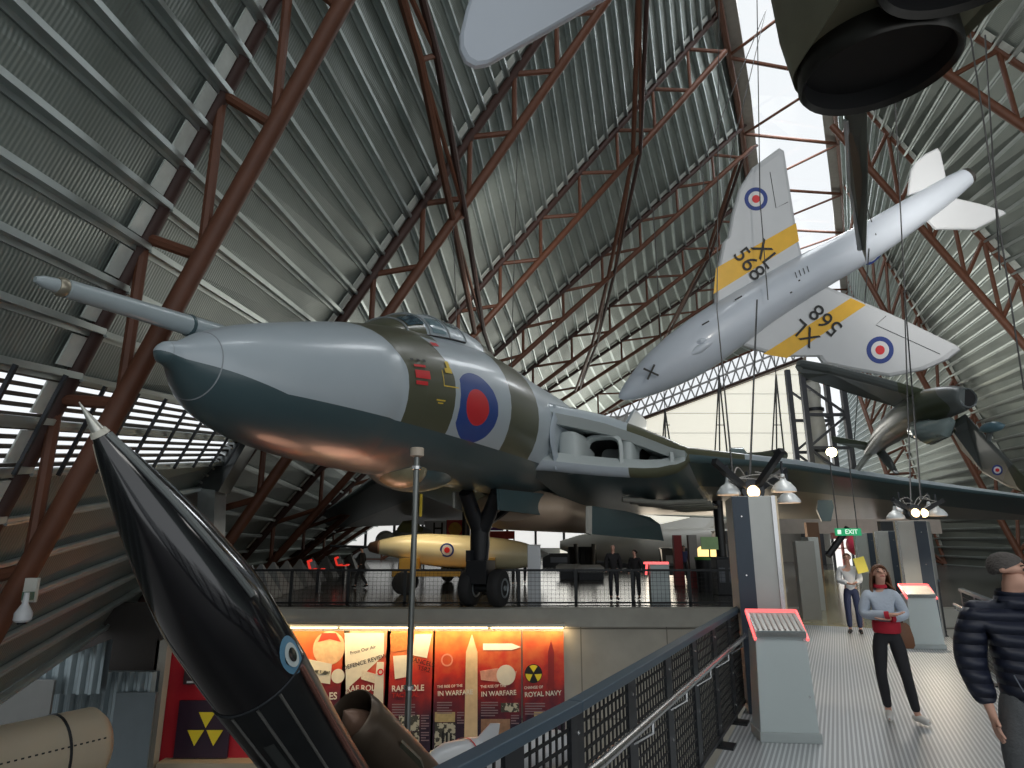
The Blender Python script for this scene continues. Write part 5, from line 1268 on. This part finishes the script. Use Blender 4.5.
t = far_body([(388, 540, 2, 42), (396, 538, 7, 42), (408, 536, 10, 42), (425, 536, 9, 43), (460, 537, 6, 45)], mat('light_jet', (.5, .52, .5), .3, .2, .1, 2, coat=.3), 'light_jet', 'small light jet with glazed canopy behind the cream missile nose', 'aircraft', [(405, 544, 42)])
body_px([(398, 530, 2, 41.6), (404, 527, 6, 41.6), (413, 526, 6.5, 41.6), (422, 530, 2, 42)], 14).build('canopy', mat('canopy_yellowish', (.35, .36, .15), .1, coat=1), t, True)
MB().lathe(PC(386, 541, 41), (0, -1, 0), [(0, .3), (.1, .62), (.2, .66), (.25, .5), (.1, .45)], 22).build('intake_ring', mat('white_ring', (.6, .6, .58), .3), t, True)
# banners, signs
def board(x0, y0, x1, y1, D, m_, lab, cat='banner', legs=True, name='banner'):
    a, b = P(x0, y0, D), P(x1, y1, D); t = empty(name, V(((a.x+b.x)/2, D, 0)), lab, cat)
    MB().box(((a.x+b.x)/2, D, (a.z+zfrompx(y1, D))/2), (b.x-a.x, .12, a.z-zfrompx(y1, D))).build('panel', m_, t)
    for xx in (a.x, b.x): MB().tube([(xx, D+.1, 0), (xx, D+.1, a.z)], .05, 6).build('support_pole', darkmetal, t)
    return t
rb = mat('banner_red', (.55, .03, .02), .5, 0, .1); yb = mat('banner_yellow', (.75, .40, .03), .5, 0, .3, 6)
b1 = board(447, 520, 467, 538, 40, rb, 'red banner with a yellow figure hanging behind the nose gear leg')
MB().lathe(P(455, 529, 39.8), (0, -1, 0), [(0, .4), (.03, .4)], 14).build('yellow_emblem', yb, b1)
b2 = board(478, 531, 514, 539, 39, rb, 'red and purple banner to the right of the nose gear leg'); a = P(490, 529, 38.9); MB().box(a, (1.6, .1, .2)).build('purple_top', mat('banner_purple', (.15, .05, .3), .5), b2)
b3 = board(425, 521, 446, 537, 44, white, 'white board with a black letter H behind the cream missile')
text('H', 'lettering', ink, b3, P(438, 529, 43.85), (1, 0, 0), (0, -1, 0), 1.1, .01)
for px, D, col, lab in ((678, 30, (.35, .03, .03), 'tall dark red post far back on the deck'), (693, 29, (.30, .28, .26), 'tall grey post with dark red foot, far back on the deck')):
    c = D0(px, D); t = empty('display_post', c, lab, 'post')
    MB().box(c+V((0, 0, 1.2)), (.36, .3, 2.0)).build('shaft', mat('post_%d' % px, col, .5), t); MB().box(c+V((0, 0, .35)), (.42, .36, .7)).build('foot', mat('post_foot', (.3, .03, .03), .5), t)
c = D0(705, 27); t = empty('green_bin', c, 'black bin with green rim and notice, far back right of the deck', 'bin')
MB().lathe(c, (0, 0, 1), [(0, .34), (1.15, .4), (1.2, .4)], 20).build('body', black, t, True); MB().lathe(c, (0, 0, 1), [(1.2, .42), (1.3, .42), (1.32, .3)], 20).build('rim', mat('bin_green', (.08, .3, .05), .5), t, True)
MB().box(c+V((.2, -.1, 1.85)), (.7, .05, .5)).build('notice', mat('notice_pale_green', (.35, .55, .25), .5), t); MB().tube([c+V((.2, 0, 1.2)), c+V((.2, -.05, 1.7))], .03, 6).build('notice_pole', darkmetal, t)
for px in (703, 711):
    o = MB().lathe(P(px, 553, 33), (0, -1, 0), [(0, .34), (.04, .3), (.06, .02)], 18).build('round_lamp', mat('yellow_glow', (1, .8, .4), .4, emit=(1, .7, .25), estr=1.6)); tag(o, 'round yellow glowing lamp far back under the bomber wing', 'lamp', 'two round yellow lamps under the wing')
for i, (px, D, wd, h, lab) in enumerate(((728, 25, 1.1, 1.3, 'black cabinet behind the near pillar on the deck'), (690, 40, 3.5, 1.5, 'dark counter at the back of the deck'), (600, 52, 9, 1.0, 'long dark display case far back on the deck'), (735, 34, 2, 2.4, 'dark vehicle body behind the near pillar'))):
    c = D0(px, D); t = empty('display_case', c, lab, 'display case'); MB().box(c+V((0, 0, h/2)), (wd, .7, h)).build('body', black, t, bevel=.03); MB().box(c+V((0, 0, h+.03)), (wd*1.03, .75, .05)).build('top_panel', darkmetal, t)
    for k in range(3): MB().box(c+V((wd*(k-1)/3, -.36, h*.55)), (wd*.2, .02, h*.4)).build('front_panel', mat('case_front', (.12, .13, .15), .3), t)
for i, (px, py, D) in enumerate(((570, 566, 34), (590, 567, 33))):
    a, b = PC(px-14, py+3, D), PC(px+16, py-1, D); a.z = b.z = .55
    t = empty('small_missile', V(((a.x+b.x)/2, a.y, 0)), ('short white missile lying on the deck behind the two visitors', 'white missile with pointed tip on the deck, nearer the visitors')[i], 'missile')
    MB().tube([a, lerp(a, b, .1), lerp(a, b, .8), b], [.12, .22, .22, .01], 14).build('body', white, t, True); q = lerp(a, b, .5); MB().box(V((q.x, q.y, .2)), (1.2, .4, .38)).build('cradle', darkmetal, t)
#@@PEOPLE
skin = mat('skin_tone', (.60, .34, .25), .5, 0, .08, 12); denim = mat('grey_denim', (.10, .105, .11), .75, 0, .3, 25, .3, 90)
def skinmesh(name, verts, edges, mt, parent, lv=2, root=0):
    me = bpy.data.meshes.new(name); me.from_pydata([tuple(v[:3]) for v in verts], edges, []); me.materials.append(mt)
    o = bpy.data.objects.new(name, me); COL.objects.link(o); o.parent = parent
    md = o.modifiers.new('Skin', 'SKIN'); md.use_smooth_shade = True; md.branch_smoothing = .6
    sv = me.skin_vertices[0].data if me.skin_vertices else None
    if sv is None:
        bm = bmesh.new(); bm.from_mesh(me); bm.verts.layers.skin.verify(); bm.to_mesh(me); bm.free(); sv = me.skin_vertices[0].data
    for i, v in enumerate(verts):
        r = v[3]; sv[i].radius = (r, v[4] if len(v) > 4 else r); sv[i].use_root = (i == root)
    s = o.modifiers.new('Sub', 'SUBSURF'); s.levels = s.render_levels = lv
    return o
def person(name, loc, face, h, J, cl, label, detail=True):
    """J: joint overrides, local metres for a 1.75 m figure: x = figure's left, y = forward, z up"""
    k = h/1.75; t = empty(name, loc, label, 'person', None, face, k)
    j = dict(pel=(0, 0, .97), wai=(0, .0, 1.10), che=(0, .01, 1.30), nb=(0, 0, 1.46), nk=(0, .015, 1.53), hd=(0, .03, 1.63), tp=(0, .02, 1.70),
             lsh=(.17, 0, 1.41), rsh=(-.17, 0, 1.41), lel=(.23, -.02, 1.13), rel=(-.23, -.02, 1.13), lwr=(.24, .06, .90), rwr=(-.24, .06, .90),
             lhi=(.085, 0, .87), rhi=(-.085, 0, .87), lkn=(.10, .02, .50), rkn=(-.10, .02, .50), lan=(.10, -.02, .09), ran=(-.10, -.02, .09), lto=(.12, .17, .04), rto=(-.12, .17, .04), look=(0, 1, 0))
    j.update(J)
    lw = j.pop('lookw', None)
    for q in j: j[q] = (-j[q][0],)+tuple(j[q][1:])
    if lw: j['look'] = tuple(Matrix.Rotation(-face, 3, 'Z') @ V(lw))
    lk = V(j['look']).normalized(); hd = V(j['hd']); upv = V((0, 0, 1)); upv = (upv-lk*upv.dot(lk)*.8).normalized(); sd = lk.cross(upv).normalized()*-1
    vs, es = [], []
    def v(p, r, par=None):
        p = V(p) if not isinstance(p, str) else V(j[p]); vs.append((p.x, p.y, p.z, r)); i = len(vs)-1
        if par is not None: es.append((par, i))
        return i
    pe = v('pel', .12); wa = v('wai', .105, pe); ch = v('che', .13, wa); nb = v('nb', .065, ch); nk = v('nk', .052, nb)
    jaw = v(hd+lk*.030-upv*.045, .062, nk); mid = v(hd+lk*.012+upv*.015, .080, jaw); tp = v(hd-lk*.012+upv*.075, .066, mid)
    if detail:
        ns = v(hd+lk*.098+upv*.0, .0115, mid); v(hd+lk*.112-upv*.018, .0125, ns)
        v(hd+lk*.078-upv*.083, .022, jaw)
        for s_ in (-1, 1): v(hd+sd*s_*.088-upv*.002-lk*.012, .014, mid)
    for s_ in 'lr':
        sh = v(s_+'sh', .058, ch); el = v(s_+'el', .042, sh); wr = v(s_+'wr', .028, el)
        w_ = V(j[s_+'wr']); dr = j.get(s_+'hand'); dr = V(dr).normalized() if dr else (w_-V(j[s_+'el'])).normalized()
        pm_ = v(w_+dr*.05, .031, wr)
        if detail:
            ac = V((0, 1, 0)); ac = (ac-dr*ac.dot(dr)); ac = ac.normalized() if ac.length > .2 else V((1, 0, 0))
            for q, (o_, ln_) in enumerate(((-.030, .066), (-.010, .078), (.010, .074), (.029, .058))):
                a = v(w_+dr*.085+ac*o_, .0105, pm_); cur = dr.cross(ac)*(.012 if s_ == 'l' else -.012)
                b = v(w_+dr*(.085+ln_*.5)+ac*o_*1.1+cur*.4, .0095, a); v(w_+dr*(.085+ln_)+ac*o_*1.1+cur*1.5, .0075, b)
            a = v(w_+dr*.045+ac*.036, .012, pm_); v(w_+dr*.085+ac*.056, .0095, a)
        hp = v(s_+'hi', .085, pe); kn = v(s_+'kn', .056, hp); an = v(s_+'an', .036, kn); v(s_+'to', .03, an)
    body = skinmesh('body', vs, es, cl.get('skin', skin), t, 2 if detail else 1)
    # upper garment
    th = cl.get('puff', .022)
    vs, es = [], []
    zb = cl.get('hem', .95)
    b0 = v((j['pel'][0], j['pel'][1], zb), cl.get('hemr', .125)+th); b1 = v('wai', .108+th, b0); b2 = v('che', .138+th, b1); b3 = v('nb', cl.get('collar', .07)+th*.3, b2)
    for s_ in 'lr':
        a = v(s_+'sh', .062+th, b2); el = V(j[s_+'el']); a = v(lerp(V(j[s_+'sh']), el, .5), .056+th, a); b = v(el, .048+th, a); w_ = lerp(el, V(j[s_+'wr']), .93); v(w_, .034+th*.7, b)
    top = skinmesh('jacket' if 'jacket' in cl else 'top', vs, es, cl.get('jacket') or cl['top'], t, 2)
    # trousers
    vs, es = [], []; fit = cl.get('fit', .014)
    pt_ = v(V(j['pel'])+V((0, 0, .075)), .122+fit*.4); p0 = v(V(j['pel'])+V((0, 0, -.03)), .122+fit*.4, pt_)
    for s_ in 'lr':
        a = v(s_+'hi', .086+fit, p0); hi, kn, an = V(j[s_+'hi']), V(j[s_+'kn']), V(j[s_+'an'])
        a = v(lerp(hi, kn, .5), .074+fit, a); a = v(kn, .055+fit, a); a = v(lerp(kn, an, .4), .053+fit*1.1, a); v(lerp(kn, an, .93), .036+fit*1.3, a)
    skinmesh('trousers', vs, es, cl['legs'], t, 2)
    for s_ in 'lr':
        an, to = V(j[s_+'an']), V(j[s_+'to']); f_ = (to-an); f_.z = 0; f_.normalize()
        vs, es = [], []
        a = v(an+V((0, 0, .0)), .048); b = v(an-f_*.035-V((0, 0, .035)), .046, a); c_ = v(an+f_*.07-V((0, 0, .03)), .046, a); v(V((to.x, to.y, to.z+.004)), .036, c_)
        skinmesh('shoe', vs, es, cl.get('shoes', black), t, 2)
    hm = cl.get('hair')
    if hm:
        hl = cl.get('hairlen', 0); hs = (.104, .092, .098) if hl else (.099, .087, .088); c0 = hd-lk*.010+upv*.018; m = MB(); nu, nv = 28, 16; keep = []
        def hp_(a, b):      # a azimuth from face direction, b elevation
            d_ = lk*math.cos(a)*math.cos(b)+sd*math.sin(a)*math.cos(b)+upv*math.sin(b)
            return c0+lk*d_.dot(lk)*hs[0]+sd*d_.dot(sd)*hs[1]+upv*d_.dot(upv)*hs[2]
        def low(a):         # lower hairline by azimuth
            f_ = abs(((a+math.pi) % (2*math.pi))-math.pi)/math.pi
            return lerp(.62, .05, min(1, f_/.36)) if f_ < .36 else lerp(.05, -.75 if hl else -.55, min(1, (f_-.36)/.3))
        rg = [[hp_(2*math.pi*k/nu, lerp(low(2*math.pi*k/nu), math.pi/2-.02, i/nv)) for k in range(nu)] for i in range(nv+1)]
        inner = [[c0+(p-c0)*.86 for p in rg[0]]]
        m.loft(inner+rg); hr = m.build('hair', hm, t, True, True)
        if hl:
            m = MB(); R1_ = []
            for i in range(9):
                u = i/8; row = []
                for k in range(17):
                    a = math.radians(lerp(72, 288, k/16)); wob = .006*math.sin(k*2.3+i*.8)
                    rad_ = lerp(1.03, 1.30, math.sin(u*2.2))+wob*4
                    p = c0+lk*math.cos(a)*.100*rad_+sd*math.sin(a)*.096*rad_
                    p = p+upv*(.01-.04*u)-V((0, 0, (hl+.06)*u)); row.append(p)
                R1_.append(row)
            m.loft(R1_, close=False, cap=False); h2 = m.build('hair_length', hm, hr, True, False, fix=True) if False else m.build('hair_length', hm, t, True, True)
            sm_ = h2.modifiers.new('Solid', 'SOLIDIFY'); sm_.thickness = .022
    if detail:
        for s_ in (-1, 1):
            MB().lathe(hd+sd*s_*.032+lk*.0835+upv*.012, lk, [(-.006, .001), (0, .010), (.004, .006), (.006, .001)], 12).build('eye', mat('eye_dark', (.03, .025, .02), .2), t, True, True)
            MB().tube([hd+sd*s_*.018+lk*.089+upv*.032, hd+sd*s_*.034+lk*.088+upv*.038, hd+sd*s_*.050+lk*.075+upv*.032], .0042, 6).build('eyebrow', cl.get('brow', mat('brow', (.06, .035, .02), .7)), t, True, True)
        MB().tube([hd-sd*.024+lk*.090-upv*.048, hd+lk*.099-upv*.046, hd+sd*.024+lk*.090-upv*.048], .0062, 8).build('mouth', mat('lip', (.42, .12, .10), .5), t, True, True)
    return t, j
fc = lambda a: math.radians(a)     # facing angle: 180 = towards the camera (local +y -> world -y)
# woman in pale sweatshirt
sweat = mat('pale_blue_sweatshirt', (.44, .50, .58), .85, 0, .12, 6, .3, 40); leg_b = mat('black_leggings', (.018, .018, .022), .8, 0, .2, 10); brn = mat('brown_hair', (.13, .055, .026), .45, 0, .4, 30, .4, 60, stretch=(6, 6, 1))
cr = mat('crimson_knit', (.42, .012, .03), .8, 0, .1, 20); sh_w = mat('white_trainer', (.68, .67, .64), .5, 0, .05)
wl0 = Gf(896, 722)
t, j = person('person', wl0, fc(158), 1.68, dict(pel=(.03, 0, .97), wai=(.03, 0, 1.10), che=(.02, -.01, 1.30), nb=(.02, -.02, 1.45), nk=(.025, -.015, 1.51), hd=(.03, -.005, 1.605), lookw=(-.22, -.95, .34),
    lel=(.235, -.0, 1.15), rel=(-.20, .0, 1.14), lwr=(.06, .19, 1.13), rwr=(.05, .235, 1.17), lhand=(-1, .1, -.1), rhand=(1, .05, .15), lsh=(.155, 0, 1.39), rsh=(-.13, 0, 1.39),
    lhi=(.11, 0, .87), rhi=(-.06, 0, .87), lkn=(-.0+.16, .06, .50), rkn=(-.09, .03, .51), lan=(.22, .02, .09), ran=(-.05, -.08, .10), lto=(.31, .16, .05), rto=(-.07, .09, .04)),
    dict(top=sweat, legs=leg_b, shoes=sh_w, hair=brn, hairlen=.17, puff=.022, hem=1.05, hemr=.115, fit=.008, collar=.06), 'woman in a pale grey-blue sweatshirt, arms folded, black leggings and white trainers, looking up')
m = MB(); m.lathe((-.03, 0, .955), (0, 0, 1), [(0, .135), (.02, .146), (.10, .148), (.13, .14)], 28, cap=False); m.build('red_hem', cr, t, True, True)
m = MB(); m.lathe((-.02, -.018, 1.455), (0, .1, 1), [(.0, .074), (.01, .076), (.03, .068), (.04, .06)], 24, cap=False); m.build('red_collar', cr, t, True, True)
for a, b in (((-.10, .175, 1.13), (-.065, .19, 1.13)), ((.0, .225, 1.165), (-.045, .235, 1.17))): MB().tube([a, b], .043, 14).build('red_cuff', cr, t, True, True)
bagm = mat('tan_leather', (.17, .07, .03), .5, 0, .2, 5)
bg_ = empty('shoulder_bag', wl0+V((.30, .06, .78)), 'brown leather shoulder bag hanging at the hip of the woman in the sweatshirt', 'bag')
q = wl0+V((.255, .07, .93))
m = MB(); m.loft([[q+V((a*sx*.72+.035*dz, b*.04*sx/.13, -dz*.8)) for a, b in ((-1, -.6), (-.6, -1), (.6, -1), (1, -.6), (1, .6), (.6, 1), (-.6, 1), (-1, .6))] for dz, sx in ((-.10, .06), (-.06, .10), (.1, .13), (.2, .13), (.24, .10))]); m.build('pouch', bagm, bg_, True)
MB().tube([q+V((.0, 0, .08)), q+V((-.05, -.10, .30)), q+V((-.12, -.14, .46)), q+V((-.16, -.08, .52))], .012, 6).build('strap', bagm, bg_, True)
# man in navy jacket
navyq = mat('navy_quilted', (.010, .014, .032), .5, 0, .3, 5); n = NT(navyq)
qz = n.op('ABSOLUTE', n.op('SINE', n.op('MULTIPLY', n.op('ADD', n.z, n.op('MULTIPLY', n.noise(3), .02)), 46.))); n.bump(qz, .9, .03)
greyh = mat('short_grey_hair', (.085, .075, .07), .8, 0, .35, 40, .5, 80)
mn = V((P(1012, 600, 4.15).x, 4.15, 0))
t, j = person('person', mn, fc(166), 1.85, dict(hd=(.0, .02, 1.635), lookw=(.60, -.80, -.05), lwr=(.29, .07, .89), rwr=(-.215, .04, .875), rel=(-.255, -.05, 1.13), rsh=(-.205, 0, 1.42), lsh=(.205, 0, 1.42), lel=(.29, -.03, 1.13), rhand=(.05, .25, -1), nk=(0, .01, 1.53),
    che=(0, .01, 1.30), lkn=(.13, .14, .52), lan=(.14, .10, .12), lto=(.15, .28, .06), rkn=(-.10, .0, .51), ran=(-.11, -.1, .10)),
    dict(jacket=navyq, legs=denim, shoes=mat('brown_shoe', (.08, .05, .03), .5), hair=greyh, puff=.042, hem=.82, hemr=.135, fit=.02, collar=.082), 'man in a dark navy quilted jacket and grey jeans, head turned to the right')
MB().tube([(-.02, .15, 1.44), (-.02, .185, 1.3), (-.015, .175, 1.1), (-.01, .175, .98)], .006, 6).build('zip', mat('zip_grey', (.1, .11, .13), .3, .8), t, True, True)
m = MB(); m.lathe((0, -.005, 1.44), (0, .12, 1), [(0, .098), (.04, .088), (.075, .080), (.085, .073), (.075, .066), (.03, .066)], 28, cap=False); m.build('stand_collar', navyq, t, True, True)
MB().tube([(.11, .13, 1.08), (.085, .15, 1.0)], .005, 6).build('pocket_zip', MATS['zip_grey'], t, True, True)
# far walkway woman
ft = Gf(856, 634)
t, j = person('person', ft, fc(152), 1.68, dict(lwr=(.12, .2, 1.1), lel=(.22, .0, 1.14), rwr=(-.02, .2, 1.08), look=(0, 1, .15)), dict(top=mat('white_grey_top', (.6, .62, .64), .8, 0, .08), legs=mat('dark_blue_jeans', (.02, .03, .08), .8), hair=brn, hairlen=0, puff=.022, hem=.84), 'woman in a white-grey top and dark blue trousers farther back on the walkway')
q = ft+V((.16, -.24, 1.42)); o = MB().box(q, (.24, .02, .32), (V((.97, 0, .22)), V((0, 1, 0)), V((-.22, 0, .97)))).build('yellow_leaflet', mat('leaflet_yellow', (.8, .68, .1), .6)); tag(o, 'yellow leaflet held by the far woman on the walkway', 'leaflet')
dkc = mat('dark_coat', (.014, .014, .016), .8, 0, .2); dkl = mat('dark_trousers', (.02, .022, .028), .8)
def deckp(px, D, h, ang, lab, top=dkc, legs=dkl, J=None, hair=mat('dark_hair', (.03, .02, .015), .6)):
    return person('person', D0(px, D), fc(ang), h, J or {}, dict(top=top, legs=legs, hair=hair, puff=.03, hem=.84), lab, False)
deckp(613, 22.6, 1.84, 178, 'bald man in dark clothes standing behind the deck fence', hair=None)
deckp(635, 22.9, 1.66, 150, 'shorter person in a dark jacket beside the bald man behind the deck fence', J=dict(look=(-.7, 1, .2)))
deckp(362, 28.5, 1.75, 80, 'person in black walking near the red information stands', J=dict(lkn=(.1, .16, .5), lan=(.1, .2, .09), lto=(.1, .36, .05), ran=(-.1, -.25, .12), rto=(-.1, -.08, .04)))
deckp(515, 30, 1.72, 185, 'person in a dark coat standing behind the nose wheels', top=mat('purple_dark_coat', (.05, .03, .04), .8))
deckp(527, 31, 1.8, 185, 'person in a dark red top half hidden by the white plinth', top=mat('maroon_top', (.12, .03, .03), .8))
deckp(684, 33, 1.75, 185, 'person in dark blue near the tall posts far back on the deck', top=mat('blue_top', (.05, .06, .16), .8))
#@@LIGHTS
def area(name, loc, tgt, sx, sy, pw, col=(1, 1, 1)):
    l = bpy.data.lights.new(name, 'AREA'); l.shape = 'RECTANGLE'; l.size = sx; l.size_y = sy; l.energy = pw; l.color = col
    o = bpy.data.objects.new(name, l); COL.objects.link(o); o.location = loc; d = V(tgt)-V(loc); o.rotation_euler = d.to_track_quat('-Z', 'Y').to_euler(); return o
def spot(name, loc, tgt, pw, col, ang=70, r=.2):
    l = bpy.data.lights.new(name, 'SPOT'); l.energy = pw; l.color = col; l.spot_size = math.radians(ang); l.spot_blend = .8; l.shadow_soft_size = r
    o = bpy.data.objects.new(name, l); COL.objects.link(o); o.location = loc; d = V(tgt)-V(loc); o.rotation_euler = d.to_track_quat('-Z', 'Y').to_euler(); return o
# daylight through the ridge skylight and through the translucent end wall
for D in (8, 26, 44, 62):
    a, b = pol(LR, D), pol(RR, D); c = (a+b)/2
    area('skylight_daylight', (c.x, D, max(a.z, b.z)+.8), (c.x, D, 0), 4, 17, 2300, (.93, .97, 1))
area('end_wall_daylight', (14, DW-2, 10), (6, 30, 8), 26, 14, 3200, (1, .98, .9))
# added spots brightening the roof slopes, no fittings seen
for x, y, z, tx, ty, tz, p in ((9, 8, 10, 2, 30, 22, 1300), (14, 14, 12, 30, 34, 16, 2300), (2, 24, 14, -4, 42, 18, 1500), (20, 26, 9, 38, 44, 12, 1700)):
    spot('roof_fill_spot', (x, y, z), (tx, ty, tz), p, (1, .95, .88), 120, .5)
# warm lamps: poster strip and cluster lamps; the others are added fills
area('poster_strip', W(410, 630, .55), W(410, 690, -.3), 9, .15, 95, (1, .72, .38))
spot('belly_glow_spot', (-3.0, 18.6, -1.2), (-2.4, 15.6, 4), 330, (1, .5, .32), 75, 1.2)  # added spots imitating warm poster light reflected onto the nose belly
spot('belly_glow_spot', (-5.2, 17.0, -2.2), (-3.2, 13.4, 4), 260, (1, .5, .32), 55, 1.2)
for q in (PC(753, 500, 8.6), PC(915, 520, 12.6)): spot('cluster_lamp', q-V((0, 0, .2)), q-V((.3, .2, 3)), 160, (1, .85, .65), 150, .15)
for d_ in (3, 8, 14): area('walkway_fill', wl_(d_, WW/2)+V((0, 0, 5.5)), wl_(d_, WW/2), 1.2, 3, 45, (1, .98, .94))  # added overhead fill brightening the ribbed walkway, no fittings seen
area('lobby_fill', wl_(30, WW/2)+V((0, 0, 3.8)), wl_(30, WW/2), 2.5, 8, 160, (1, .9, .65))  # added unseen fill for the exit area
area('under_wing_fill', (12, 40, 1.2), (12, 36, 4), 8, 4, 260, (1, .85, .65))  # added unseen light brightening the wing underside from below
area('missile_fill', (-3, 24.5, 3.2), (-3, 25.5, 0), 3, .6, 60, (1, .8, .5))  # added unseen light brightening the cream missile
